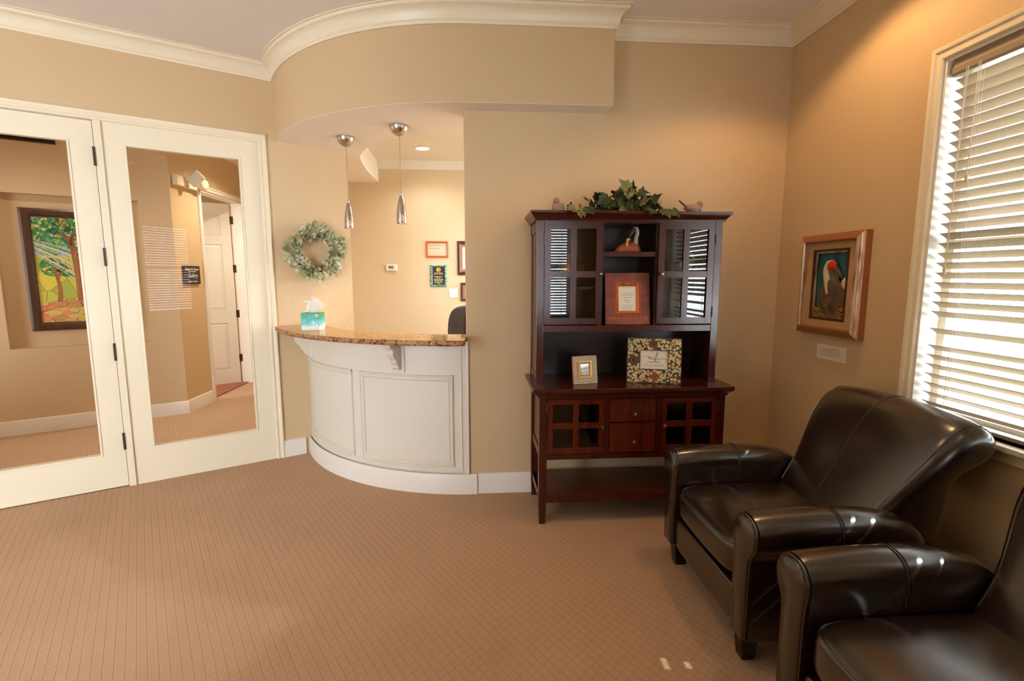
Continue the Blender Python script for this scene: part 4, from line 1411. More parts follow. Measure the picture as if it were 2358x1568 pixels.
# ------------------------------------------------------------------ hutch
HB0, HB1, HY = 0.357, 1.453, 2.73        # body left/right, front of the base
YW = 3.168                               # back of the hutch (clear of baseboard)
hu = thing('hutch_cabinet', (0.905, 2.95, 0), 'dark mahogany hutch with glass doors standing against the tan wall', 'cabinet')
MH, ML_, MDk = M['mahogany'], M['mahogany_lit'], M['mahogany_dark']
ZT = 0.818
for x, y in ((HB0, HY), (HB1 - 0.045, HY), (HB0, YW - 0.045), (HB1 - 0.045, YW - 0.045)):
    sx = 0.006 if x == HB0 else -0.006
    MB().tbox((x + 0.004, x + 0.041, y + 0.004, y + 0.041), (x, x + 0.045, y, y + 0.045), 0.0, 0.12).box(x, x + 0.045, y, y + 0.045, 0.12, 0.78).build('leg', MH, hu, bevel=0.002)
for x in (HB0 + 0.006, HB1 - 0.024):
    mbx = MB().box(x + 0.006, x + 0.012, HY + 0.045, YW - 0.045, 0.44, 0.76)
    mbx.box(x, x + 0.018, HY + 0.045, YW - 0.045, 0.72, 0.78).box(x, x + 0.018, HY + 0.045, YW - 0.045, 0.39, 0.44)
    mbx.build('side_panel', MH, hu, bevel=0.0015)
    MB().box(x, x + 0.018, HY + 0.045, YW - 0.045, 0.125, 0.165).build('side_rail', MH, hu, bevel=0.0015)
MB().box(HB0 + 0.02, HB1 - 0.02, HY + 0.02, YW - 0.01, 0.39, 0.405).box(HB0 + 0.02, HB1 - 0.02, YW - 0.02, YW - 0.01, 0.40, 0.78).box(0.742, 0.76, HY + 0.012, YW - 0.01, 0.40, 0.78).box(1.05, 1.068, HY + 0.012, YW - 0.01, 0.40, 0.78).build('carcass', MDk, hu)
f = MB()
f.box(HB0 + 0.045, HB1 - 0.045, HY + 0.004, HY + 0.022, 0.752, 0.785).box(HB0 + 0.045, HB1 - 0.045, HY + 0.004, HY + 0.022, 0.392, 0.424).box(0.737, 0.765, HY + 0.004, HY + 0.022, 0.42, 0.76).box(1.045, 1.073, HY + 0.004, HY + 0.022, 0.42, 0.76)
f.build('face_frame', MH, hu, bevel=0.0015)
MB().box(0.762, 1.048, HY + 0.008, HY + 0.02, 0.600, 0.616).build('drawer_rail', MH, hu)
MB().box(0.317, 1.490, 2.695, YW, ZT - 0.024, ZT).build('top_board', MH, hu, bevel=0.004)
cov = [(0.0, -0.058), (0.006, -0.058), (0.008, -0.046), (0.018, -0.036), (0.030, -0.028), (0.032, -0.024), (0, -0.024)]
MB().rings(sweep([(HB0, YW), (HB0, HY), (HB1, HY), (HB1, YW)][::-1][::-1], [(p, ZT + z) for p, z in cov])).build('cove_moulding', MH, hu) if False else None
MB().rings(sweep([(HB1, YW), (HB1, HY), (HB0, HY), (HB0, YW)], [(-p, ZT + z) for p, z in cov])).build('cove_moulding', MH, hu)
MB().box(HB0 + 0.01, HB1 - 0.01, HY + 0.012, YW - 0.012, 0.135, 0.165).build('low_shelf', ML_, hu, bevel=0.002)
MB().box(HB0 + 0.045, HB1 - 0.045, HY + 0.006, HY + 0.024, 0.128, 0.166).build('shelf_rail', MH, hu, bevel=0.002)


def knob(x, y, z, parent):
    return MB().lathe([(0, 0.0), (0.006, 0.0), (0.004, -0.006), (0.004, -0.012), (0.0095, -0.016), (0.011, -0.021), (0.008, -0.026), (0, -0.028)], (x, y, z), 16, 'y').build('knob', M['pewter'], parent, smooth='auto')


def glass_door(x0, x1, z0, z1, st, mv, mh, yf, glass, kx, kz, material, zmid=None, mullw=0.03, railb=None):
    th = 0.02
    d = MB()
    rb = railb or st
    d.box(x0, x0 + st, yf, yf + th, z0, z1).box(x1 - st, x1, yf, yf + th, z0, z1).box(x0 + st, x1 - st, yf + .001, yf + th, z0, z0 + rb).box(x0 + st, x1 - st, yf + .001, yf + th, z1 - st, z1)
    xm = (x0 + x1) / 2
    zm = zmid or (z0 + z1) / 2
    d.box(xm - mullw / 2, xm + mullw / 2, yf + 0.002, yf + th - .002, z0 + rb, z1 - st)
    d.box(x0 + st, x1 - st, yf + 0.003, yf + th - .003, zm - mullw / 2, zm + mullw / 2)
    do = d.build('door', material, hu)
    for a, b_ in ((x0 + st, xm - mullw / 2), (xm + mullw / 2, x1 - st)):
        for c_, e_ in ((z0 + rb, zm - mullw / 2), (zm + mullw / 2, z1 - st)):
            MB().add([(a, yf + 0.012, c_), (b_, yf + 0.012, c_), (b_, yf + 0.012, e_), (a, yf + 0.012, e_)], [(0, 1, 2, 3)]).build('pane', glass, do)
    knob(kx, yf, kz, do)
    hx = x0 - 0.003 if kx > xm else x1 + 0.003
    for hz in (z0 + 0.12 * (z1 - z0), z1 - 0.16 * (z1 - z0)):
        MB().lathe([(0, hz - 0.03), (0.004, hz - 0.03), (0.004, hz + 0.03), (0, hz + 0.03)], (hx, yf - 0.001, 0), 8).build('hinge', M['bronze'], do)
    return do


glass_door(0.404, 0.735, 0.428, 0.75, 0.030, 1, 1, HY, M['cab_glass_dark'], 0.722, 0.588, ML_, zmid=0.594, mullw=0.034, railb=0.036)
glass_door(1.075, 1.406, 0.428, 0.75, 0.030, 1, 1, HY, M['cab_glass_dark'], 1.092, 0.588, ML_, zmid=0.594, mullw=0.034, railb=0.036)
for z0, z1 in ((0.612, 0.751), (0.428, 0.604)):
    dr = MB().rings([[(0.768, HY + 0.004, z0), (1.042, HY + 0.004, z0), (1.042, HY + 0.004, z1), (0.768, HY + 0.004, z1)], [(0.772, HY - 0.004, z0 + .004), (1.038, HY - 0.004, z0 + .004), (1.038, HY - 0.004, z1 - .004), (0.772, HY - 0.004, z1 - .004)]]).box(0.775, 1.035, HY + 0.004, HY + 0.3, z0 + 0.006, z1 - 0.02).build('drawer', ML_, hu)
    knob(0.911, HY - 0.004, (z0 + z1) / 2 - 0.02, dr)

# upper part
UY = 2.85
U0, U1 = 0.350, 1.443
for x in (U0, U1 - 0.043):
    MB().box(x, x + 0.043, UY, UY + 0.035, ZT, 1.766).build('post', MH, hu, bevel=0.002)
for x in (U0 + 0.002, U1 - 0.020):
    s_ = MB().box(x + 0.005, x + 0.013, UY + 0.035, YW, ZT, 1.766)
    s_.box(x, x + 0.018, UY + 0.035, YW, ZT, ZT + 0.05).box(x, x + 0.018, UY + 0.035, YW, 1.70, 1.766).box(x, x + 0.018, YW - 0.04, YW, ZT, 1.766)
    s_.build('side_panel', MH, hu, bevel=0.0015)
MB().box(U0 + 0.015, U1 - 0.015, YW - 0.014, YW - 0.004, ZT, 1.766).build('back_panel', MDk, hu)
MB().box(U0 + 0.018, U1 - 0.018, UY + 0.008, YW - 0.012, 1.132, 1.160).box(U0 + 0.043, U1 - 0.043, UY + 0.002, UY + 0.02, 1.124, 1.163).build('fixed_shelf', MH, hu, bevel=0.002)
MB().box(U0 + 0.018, U1 - 0.018, UY + 0.02, YW - 0.012, 1.752, 1.766).box(U0 + 0.043, U1 - 0.043, UY + 0.002, UY + 0.02, 1.755, 1.770).build('top_rail', MH, hu, bevel=0.0015)
for x in (0.733, 1.062):
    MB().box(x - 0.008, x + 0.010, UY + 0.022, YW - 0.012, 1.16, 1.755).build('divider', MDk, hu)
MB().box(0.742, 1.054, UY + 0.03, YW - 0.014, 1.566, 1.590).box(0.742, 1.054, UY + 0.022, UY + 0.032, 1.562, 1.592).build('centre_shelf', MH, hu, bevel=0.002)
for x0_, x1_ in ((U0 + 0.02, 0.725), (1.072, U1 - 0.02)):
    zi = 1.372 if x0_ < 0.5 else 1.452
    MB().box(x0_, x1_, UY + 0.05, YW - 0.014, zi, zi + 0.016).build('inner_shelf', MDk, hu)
cn_prof = [(0.0, 1.764), (-0.010, 1.764), (-0.012, 1.772), (-0.014, 1.776), (-0.020, 1.784), (-0.028, 1.794), (-0.030, 1.798), (-0.036, 1.800), (-0.038, 1.806), (-0.038, 1.817), (0.0, 1.817)]
MB().rings(sweep([(U1, YW), (U1, UY), (U0, UY), (U0, YW)], cn_prof)).build('cornice', MH, hu)
MB().box(U0, U1, UY, YW, 1.766, 1.8165).build('top_panel', MH, hu)
glass_door(0.396, 0.733, 1.170, 1.756, 0.036, 1, 1, UY, M['cab_glass'], 0.722, 1.463, MH, zmid=1.461, mullw=0.036)
glass_door(1.066, 1.399, 1.170, 1.756, 0.036, 1, 1, UY, M['cab_glass'], 1.084, 1.463, MH, zmid=1.461, mullw=0.036)

# ornaments inside the hutch
gv = thing('stand_in_gold_vase', (0.575, 2.99, 1.388), 'rounded gold vase standing in for a gold blob behind the left upper glass door', 'vase')  # vase invented for an unidentified round gold blob in the glass
MB().lathe([(0, 0), (0.035, 0), (0.060, 0.02), (0.080, 0.055), (0.086, 0.09), (0.076, 0.125), (0.052, 0.155), (0.028, 0.172), (0.022, 0.182), (0.03, 0.192), (0.026, 0.192), (0.018, 0.182), (0, 0.175)], (0.575, 2.99, 1.388), 28).build('body', M['gold'], gv, smooth='auto')
wb = thing('white_bird_figurine', (1.29, 3.0, 1.468), 'small white bird figurine behind the right upper glass door', 'figurine')
MB().superell((1.29, 3.0, 1.505), (0.05, 0.028, 0.034), 0.9, 0.9, 24, 14, lambda q: Vector((q.x, q.y, q.z + 0.35 * abs(q.x) * (1 if q.x > 0 else 0.2)))).build('body', M['plastic_white'], wb, smooth=True)
MB().tube(catmull([(1.325, 3.0, 1.53), (1.34, 3.0, 1.56), (1.325, 3.0, 1.585), (1.30, 3.0, 1.58)], 5), 0.011, 10).build('neck', M['plastic_white'], wb, smooth=True)
MB().tube([(1.302, 3.0, 1.581), (1.284, 3.0, 1.570), (1.270, 3.0, 1.556)], [0.008, 0.005, 0.001], 8).build('beak', m_red, wb, smooth=True)

# crane decoy on the centre shelf
dk = thing('crane_decoy', (0.915, 2.97, 1.592), 'carved crane figurine with rust body and chick on the centre shelf', 'figurine')
m_rust = mat('carved_rust_wood', (156, 74, 44), 0.45)
add_ramp(m_rust, [(0.3, (120, 52, 28)), (0.7, (184, 96, 60))], 22, 5)


def dome(q):
    q.z = max(q.z, 0)
    if q.x < 0:
        q.z *= 1 - 0.45 * min(1, -q.x / 0.085) ** 1.4
    return q


MB().superell((0.912, 2.95, 1.592), (0.078, 0.042, 0.062), 0.85, 0.85, 36, 24, dome).build('body', m_rust, dk, smooth=True)
m_gw = mat('grey_white_paint', (168, 164, 154), 0.4)
MB().tube(catmull([(0.958, 2.948, 1.640), (0.958, 2.946, 1.672), (0.966, 2.945, 1.705), (0.958, 2.944, 1.727), (0.940, 2.944, 1.728)], 5), [0.016, 0.0155, 0.015, 0.0145, 0.014, 0.0135, 0.013, 0.0125, 0.012, 0.012, 0.012, 0.012, 0.012, 0.013, 0.0135, 0.014, 0.014, 0.013, 0.012, 0.011, 0.010], 12).build('neck', m_gw, dk, smooth=True)
MB().tube([(0.945, 2.943, 1.728), (0.930, 2.942, 1.706), (0.914, 2.940, 1.672)], [0.012, 0.009, 0.002], 10).build('beak', mat('dark_grey_beak', (84, 80, 74), 0.4), dk, smooth=True)
MB().superell((0.946, 2.934, 1.722), (0.009, 0.006, 0.014), 0.9, 0.9, 14, 10).build('red_patch', mat('maroon_patch', (110, 28, 22), 0.5), dk, smooth=True)
m_ch = mat('tan_chick_paint', (206, 156, 106), 0.5)
ck = MB().tube(catmull([(0.893, 2.905, 1.625), (0.892, 2.904, 1.645), (0.894, 2.904, 1.660)], 4), 0.0075, 10).superell((0.896, 2.904, 1.663), (0.010, 0.009, 0.009), 0.9, 0.9, 14, 10).build('chick_head', m_ch, dk, smooth=True)
MB().tube([(0.903, 2.904, 1.664), (0.913, 2.904, 1.663), (0.918, 2.904, 1.662)], [0.005, 0.003, 0.001], 8).build('chick_beak', mat('orange_beak', (206, 112, 52), 0.5), ck, smooth=True)

# leaning frames -----------------------------------------------------------
def lean_frame(base_l, base_r, height, lean_deg):
    """frame with x from base_l to base_r on the shelf, z up the leaning face, y out of the face"""
    bl, br = Vector(base_l), Vector(base_r)
    ax = (br - bl).normalized()
    back = Vector((-ax.y, ax.x, 0))
    az = Vector((0, 0, 1)) * cos(radians(lean_deg)) + back * sin(radians(lean_deg))
    ay = az.cross(ax) * 1.0
    ay = -(ax.cross(az)) if False else ax.cross(az) * -1
    out = (az.cross(ax))
    if out.dot(back) > 0:
        out = -out
    return frame(bl, ax, out, az), (br - bl).length


def strut(F, w, h, parent):
    """easel leg behind a leaning frame, from the back down to the shelf"""
    az = Vector((F[0][2], F[1][2], F[2][2]))
    s = az.z
    MB(F).box(w * 0.42, w * 0.58, -0.010, -0.006, 0.02, h * 0.7).build('easel_back', M['dark_gap'], parent)


LF1, w1 = lean_frame((0.770, 2.885, 1.1635), (1.043, 2.885, 1.1635), 0.31, 9)
h1 = 0.310
rf = thing('red_photo_frame', (0.905, 2.885, 1.1635), 'large red brown stencilled frame with copper lip leaning in the hutch', 'picture frame')
m_rb = mat('red_brown_leatherette', (118, 52, 36), 0.45)
add_ramp(m_rb, [(0.3, (92, 36, 24)), (0.7, (142, 70, 50))], 9, 4)
fx0, fx1, fz0, fz1 = 0.066, 0.207, 0.066, 0.248
q = MB(LF1)
q.box(0, fx0, -0.016, 0, 0, h1).box(fx1, w1, -0.016, 0, 0, h1).box(fx0, fx1, -0.016, 0, 0, fz0).box(fx0, fx1, -0.016, 0, fz1, h1)
q.build('frame', m_rb, rf, bevel=0.002)
rs = []
for x, z in ((fx0, fz0), (fx1, fz0), (fx1, fz1), (fx0, fz1)):
    sx, sz = (1 if x == fx0 else -1), (1 if z == fz0 else -1)
    rs.append([(x + sx * p, y, z + sz * p) for p, y in ((-0.003, 0), (0, 0.004), (0.006, 0.004), (0.016, -0.003), (0.016, -0.012), (-0.003, -0.012))])
MB(LF1).rings(rs, loop=True).build('copper_lip', M['copper_frame'], rf)
quad(LF1, fx0 + 0.008, fx1 - 0.008, fz0 + 0.008, fz1 - 0.008, -0.010, 'printed_card', M['paper'], rf)
TS = lambda F_, x, z, y=-0.0086: F_ @ frame((x, y, z), (1, 0, 0), (0, 0, 1), (0, 1, 0))
xm = (fx0 + fx1) / 2
for wd, z in ((0.070, 0.188), (0.082, 0.176), (0.055, 0.164), (0.035, 0.148), (0.022, 0.136), (0.070, 0.118), (0.065, 0.108), (0.075, 0.098), (0.06, 0.088)):
    rr = random.Random(int(z * 1000))
    ln = [(xm - wd / 2 + wd * k / 24, -0.0086, z + 0.0013 * sin(k * 1.9) * rr.uniform(.4, 1.2)) for k in range(25)]
    MB(LF1).tube(ln, 0.0006 if z < 0.13 else 0.0008, 4).build('script_line', M['ink_soft'], rf)
m_st = mat('coral_stencil', (196, 112, 76), 0.5)


def scroll(cx, cz, r, d, turns=1.25, n=26):
    return [(cx + d * (r * (1 - 0.75 * k / n)) * cos(pi / 2 + 2 * pi * turns * k / n), 0.0008, cz + (r * (1 - 0.75 * k / n)) * sin(pi / 2 + 2 * pi * turns * k / n)) for k in range(n + 1)]


q = MB(LF1)
for cx, d in ((0.033, 1), (0.056, -1), (0.085, 1), (0.115, -1), (0.150, 1), (0.182, -1), (0.215, 1), (0.243, -1)):
    q.tube(scroll(cx, 0.028, 0.017, d), 0.0011, 4)
    for k in range(5):
        a = radians(30 + k * 30)
        q.tube([(cx, 0.0008, 0.03), (cx + 0.02 * cos(a), 0.0008, 0.032 + 0.02 * sin(a))], 0.0012, 4)
for cx, d in ((0.030, 1), (w1 - 0.030, -1)):
    for cz in (0.10, 0.15, 0.20):
        q.tube(scroll(cx, cz, 0.018, d), 0.0008, 4)
        q.tube([(cx - 0.012 * d, 0.0008, cz - 0.012), (cx + 0.022 * d, 0.0008, cz + 0.004)], 0.0008, 4)
q.build('stencil', m_st, rf)
MB(LF1).rings([[(fx0 - 0.006, 0.0006, fz0 - 0.006), (fx0 - 0.006, 0.0016, fz0 - 0.006), (fx0 - 0.008, 0.0006, fz0 - 0.008)], [(fx1 + 0.006, 0.0006, fz0 - 0.006), (fx1 + 0.006, 0.0016, fz0 - 0.006), (fx1 + 0.008, 0.0006, fz0 - 0.008)], [(fx1 + 0.006, 0.0006, fz1 + 0.006), (fx1 + 0.006, 0.0016, fz1 + 0.006), (fx1 + 0.008, 0.0006, fz1 + 0.008)], [(fx0 - 0.006, 0.0006, fz1 + 0.006), (fx0 - 0.006, 0.0016, fz1 + 0.006), (fx0 - 0.008, 0.0006, fz1 + 0.008)]], loop=True).build('border_line', m_st, rf)

# wifi frame
LF2, w2 = lean_frame((0.899, 2.862, ZT), (1.200, 2.770, ZT), 0.275, 10)
h2 = 0.27
wf = thing('damask_photo_frame', (1.05, 2.82, ZT), 'brown and cream floral frame holding the white password card', 'picture frame')
m = mat('dark_brown_paper', (62, 40, 28), 0.5)
gx0, gx1, gz0, gz1 = w2 * 0.245, w2 * 0.755, 0.085, 0.195
q = MB(LF2)
q.box(0, gx0, -0.018, 0, 0, h2).box(gx1, w2, -0.018, 0, 0, h2).box(gx0, gx1, -0.018, 0, 0, gz0).box(gx0, gx1, -0.018, 0, gz1, h2)
q.build('frame', m, wf, bevel=0.0015)
quad(LF2, gx0 - 0.004, gx1 + 0.004, gz0 - 0.004, gz1 + 0.004, -0.010, 'password_card', M['paper'], wf)
m_cream = mat('cream_print', (214, 204, 150), 0.6)
m_rustp = mat('rust_print', (132, 62, 42), 0.6)
m_must = mat('mustard_print', (196, 158, 60), 0.6)
m_line = mat('pink_line_print', (196, 140, 104), 0.6)


def inside(x, z, mrg=0.0):
    return (0.003 < x < w2 - 0.003 and 0.003 < z < h2 - 0.003) and not (gx0 - mrg < x < gx1 + mrg and gz0 - mrg < z < gz1 + mrg)


def petals(mb_, cx, cz, r, n, y, wid=0.45, a0=0.0):
    for k in range(n):
        a = a0 + 2 * pi * k / n
        pts = []
        for j in range(9):
            t_ = j / 8
            pts.append((t_ * r, wid * r * 0.5 * sin(pi * t_) ** 0.8))
        pts = pts + [(u, -v) for u, v in reversed(pts[1:-1])]
        pp = [(cx + u * cos(a) - v * sin(a), cz + u * sin(a) + v * cos(a)) for u, v in pts]
        pp = [(min(w2 - .001, max(.001, x)), min(h2 - .001, max(.001, z))) for x, z in pp]
        if all(inside(x, z) for x, z in pp[::2]):
            mb_.prism(pp, y, y + 0.0004, 'y')


rust, cream, must, line_ = MB(LF2), MB(LF2), MB(LF2), MB(LF2)
for cx, cz, r in ((0.035, h2 - 0.018, 0.026), (0.038, 0.135, 0.042), (0.04, 0.016, 0.024), (0.155, 0.232, 0.034), (0.165, 0.040, 0.036), (w2 - 0.022, 0.15, 0.03), (w2 - 0.03, h2 - 0.015, 0.022), (w2 - 0.03, 0.02, 0.024)):
    pp = [(min(w2 - .001, max(.001, cx + r * cos(2 * pi * k / 20))), min(h2 - .001, max(.001, cz + r * 1.15 * sin(2 * pi * k / 20)))) for k in range(20)]
    if sum(inside(x, z) for x, z in pp) >= 16:
        rust.prism([(x, z) for x, z in pp], 0.0002, 0.0006, 'y')
    for rr_ in (0.9, 0.62, 0.36):
        ring = [(min(w2 - .001, max(.001, cx + r * rr_ * cos(2 * pi * k / 24) * (1 + .16 * (k % 3 == 0)))), 0.0008, min(h2 - .001, max(.001, cz + r * rr_ * 1.1 * sin(2 * pi * k / 24)))) for k in range(24)]
        line_.tube(ring, 0.0007, 4, closed=True)
rr = random.Random(23)
spots = []
for k in range(900):
    x, z = rr.uniform(0.004, w2 - 0.004), rr.uniform(0.004, h2 - 0.004)
    if not inside(x, z, 0.006):
        continue
    if any((x - a) ** 2 + (z - b_) ** 2 < 0.0125 ** 2 for a, b_ in spots):
        continue
    if any((x - a) ** 2 + (z - b_) ** 2 < (r_ * 0.8) ** 2 for a, b_, r_ in ((0.038, 0.135, 0.042), (0.155, 0.232, 0.034), (0.165, 0.040, 0.036))):
        continue
    spots.append((x, z))
    petals(cream, x, z, rr.uniform(0.008, 0.0135), rr.choice((4, 5, 6)), 0.001, 0.55, rr.uniform(0, 6))
for cx, cz in ((0.075, 0.205), (0.078, 0.072)):
    petals(must, cx, cz, 0.017, 7, 0.0016, 0.6)
for cx, cz in ((0.118, 0.252), (0.118, 0.018), (w2 - 0.055, 0.235), (w2 - 0.062, 0.19), (w2 - 0.066, 0.105)):
    petals(rust, cx, cz, 0.014, 6, 0.0018, 0.7)
    petals(cream, cx, cz, 0.007, 6, 0.0024, 0.6, .5)
rust.build('rust_medallions', m_rustp, wf)
cream.build('cream_blossoms', m_cream, wf, kind='stuff')
must.build('mustard_blossoms', m_must, wf)
line_.build('medallion_lines', m_line, wf, kind='stuff')
# lettering: hand-drawn script word, then two printed lines
gw, gc = gx1 - gx0, (gx0 + gx1) / 2
sc = gw / 0.78
sx0 = gx0 + gw * 0.06


def stroke(pts, r):
    c_ = catmull([(gx0 + gw * u, -0.0086, gz0 + (gz1 - gz0) * v) for u, v in pts], 5)
    MB(LF2).tube(c_, r, 5).build('script_stroke', M['ink'], wf)


stroke([(0.07, 0.66), (0.11, 0.65), (0.18, 0.66), (0.25, 0.69), (0.31, 0.70)], 0.0007)
stroke([(0.31, 0.70), (0.29, 0.63), (0.30, 0.57), (0.34, 0.60), (0.37, 0.68), (0.36, 0.60), (0.39, 0.53), (0.43, 0.58), (0.46, 0.68)], 0.0012)
stroke([(0.49, 0.64), (0.475, 0.56), (0.49, 0.51), (0.53, 0.55), (0.58, 0.68), (0.63, 0.83), (0.64, 0.90), (0.61, 0.90), (0.58, 0.80), (0.555, 0.62), (0.54, 0.45), (0.555, 0.44), (0.58, 0.52), (0.63, 0.58)], 0.0012)
stroke([(0.66, 0.64), (0.65, 0.57), (0.67, 0.52), (0.72, 0.55), (0.78, 0.58), (0.85, 0.585), (0.90, 0.57), (0.93, 0.54)], 0.0009)
for u, v in ((0.495, 0.72), (0.665, 0.71)):
    MB(LF2).superell((gx0 + gw * u, -0.0086, gz0 + (gz1 - gz0) * v), (0.0016, 0.0008, 0.0016), 1, 1, 10, 6).build('script_dot', M['ink'], wf)
text('PASSWORD', 0.0105, TS(LF2, gc, gz0 + 0.038), M['ink'], wf, spacing=1.35, bold=0.0002)
text('interlachen', 0.0155, TS(LF2, gc, gz0 + 0.018), M['ink'], wf, spacing=1.55)

# small mirror-glazed frame
LF3, w3 = lean_frame((0.570, 2.812, ZT), (0.722, 2.848, ZT), 0.17, 9)
h3 = 0.165
sf = thing('silver_photo_frame', (0.645, 2.83, ZT), 'small silver embossed frame with gold lip on the hutch top', 'picture frame')
m = mat('embossed_silver', (186, 172, 146), 0.36, metal=0.5)
tcx = nd(m, 'ShaderNodeTexCoord')
vx = nd(m, 'ShaderNodeTexVoronoi', distance='MANHATTAN')
vx.inputs['Scale'].default_value = 70
vx.inputs['Randomness'].default_value = 0.15
lk(m, tcx.outputs['Object'], vx.inputs['Vector'])
bx_ = nd(m, 'ShaderNodeBump')
bx_.inputs['Strength'].default_value = 0.8
bx_.inputs['Distance'].default_value = 0.003
lk(m, vx.outputs[0], bx_.inputs['Height'])
lk(m, bx_.outputs['Normal'], P(m).inputs['Normal'])
kx0, kx1, kz0, kz1 = w3 * 0.235, w3 * 0.765, 0.042, 0.132
q = MB(LF3)
q.box(0, kx0, -0.014, 0, 0, h3).box(kx1, w3, -0.014, 0, 0, h3).box(kx0, kx1, -0.014, 0, 0, kz0).box(kx0, kx1, -0.014, 0, kz1, h3)
q.build('frame', m, sf, bevel=0.002)
rs = []
for x, z in ((kx0, kz0), (kx1, kz0), (kx1, kz1), (kx0, kz1)):
    sx, sz = (1 if x == kx0 else -1), (1 if z == kz0 else -1)
    rs.append([(x + sx * p, y, z + sz * p) for p, y in ((-0.004, 0), (-0.003, 0.005), (0.004, 0.005), (0.008, 0.001), (0.013, 0.0), (0.013, -0.01), (-0.004, -0.01))])
MB(LF3).rings(rs, loop=True).build('gold_lip', M['gold'], sf)
quad(LF3, kx0 + 0.01, kx1 - 0.01, kz0 + 0.01, kz1 - 0.01, -0.006, 'glazing', mat('grey_glazing', (140, 146, 142), 0.06, spec=0.8), sf)
MB(LF3).box(-0.001, 0.0, -0.0135, -0.0005, 0.001, h3 - 0.001).build('side_edge', M['copper_frame'], sf)

# birds on top
m_bird = mat('taupe_ceramic', (150, 122, 108), 0.45)
add_ramp(m_bird, [(0.3, (132, 104, 92)), (0.7, (166, 138, 122))], 18, 4)


def bird(name, x, y, z, flip, label, pose):
    t = thing(name, (x, y, z), label, 'bird figurine', 'ceramic birds on the hutch')
    f = -1 if flip else 1
    if pose == 'side':
        def wq(q):
            u = q.x / 0.05
            return Vector((q.x, q.y * (1 - 0.25 * max(0, -u)), q.z * (1 - 0.35 * max(0, -u)) + 0.012 * max(0, -u) ** 2))
        MB().superell((x, y, z + 0.032), (0.052, 0.028, 0.032), 0.85, 0.85, 30, 18, wq).build('body', m_bird, t, smooth=True)
        MB().superell((x + f * 0.040, y - 0.004, z + 0.060), (0.019, 0.017, 0.019), 0.95, 0.95, 20, 12).build('head', m_bird, t, smooth=True)
        MB().tube([(x + f * 0.022, y - 0.012, z + 0.060), (x + f * 0.014, y - 0.014, z + 0.057)], [0.006, 0.001], 8).build('beak', m_bird, t, smooth=True)
        q = MB()
        q.rings([[(x - f * 0.035, y + s * 0.014, z + 0.042), (x - f * 0.035, y + s * 0.010, z + 0.050)] for s in (-1,)] and
                [[(x - f * 0.03, y - 0.014, z + 0.036), (x - f * 0.03, y + 0.014, z + 0.036), (x - f * 0.03, y + 0.010, z + 0.052), (x - f * 0.03, y - 0.010, z + 0.052)],
                 [(x - f * 0.062, y - 0.012, z + 0.058), (x - f * 0.062, y + 0.012, z + 0.058), (x - f * 0.06, y + 0.010, z + 0.066), (x - f * 0.06, y - 0.010, z + 0.066)],
                 [(x - f * 0.086, y - 0.011, z + 0.080), (x - f * 0.086, y + 0.011, z + 0.080), (x - f * 0.085, y + 0.010, z + 0.084), (x - f * 0.085, y - 0.010, z + 0.084)]])
        q.build('tail', m_bird, t, bevel=0.002)
        for s in (-1, 1):
            MB().superell((x - f * 0.014, y + s * 0.024, z + 0.040), (0.034, 0.007, 0.015), 0.9, 0.9, 20, 10).build('wing', m_bird, t, smooth=True)
    else:
        def wq(q):
            u = (q.z + 0.032) / 0.064
            return Vector((q.x * (1.1 - 0.35 * u) + 0.010 * (1 - u) * (1 if q.x > 0 else 0.2), q.y * (1.1 - 0.3 * u), q.z))
        MB().superell((x, y, z + 0.034), (0.034, 0.03, 0.036), 0.85, 0.9, 30, 18, wq).build('body', m_bird, t, smooth=True)
        MB().superell((x - 0.006, y - 0.006, z + 0.072), (0.019, 0.018, 0.018), 0.95, 0.95, 20, 12).build('head', m_bird, t, smooth=True)
        MB().tube([(x - 0.020, y - 0.016, z + 0.070), (x - 0.026, y - 0.022, z + 0.066)], [0.006, 0.001], 8).build('beak', m_bird, t, smooth=True)
        for s in (-1, 1):
            MB().superell((x + s * 0.026 + 0.006, y, z + 0.034), (0.010, 0.024, 0.026), 0.9, 0.9, 16, 10).build('wing', m_bird, t, smooth=True)
        MB().tbox((x + 0.012, x + 0.045, y + 0.004, y + 0.02), (x + 0.016, x + 0.034, y + 0.006, y + 0.018), z + 0.003, z + 0.03).build('tail', m_bird, t, bevel=0.003)
    return t


ZC = 1.8172
bird('bird_figurine', 0.484, 2.96, ZC, False, 'upright taupe ceramic bird at the left end of the hutch top', 'front')
bird('bird_figurine', 1.305, 2.96, ZC, False, 'taupe ceramic bird with raised tail at the right end of the hutch top', 'side')

# ivy
iv = thing('ivy_garland', (0.90, 2.98, ZC), 'dark green artificial ivy sprig lying on top of the hutch', 'plant')
greens = [leaf_mat('ivy_leaf', (38, 52, 30), (66, 80, 46), 0.5), leaf_mat('light_ivy_leaf', (86, 96, 56), (122, 128, 80), 0.5), leaf_mat('dark_ivy_leaf', (26, 38, 26), (46, 60, 38), 0.5)]
ivy_out = [(0, 0), (0.10, 0.32), (0.02, 0.50), (0.34, 0.42), (0.52, 0.26), (1.0, 0.0)]


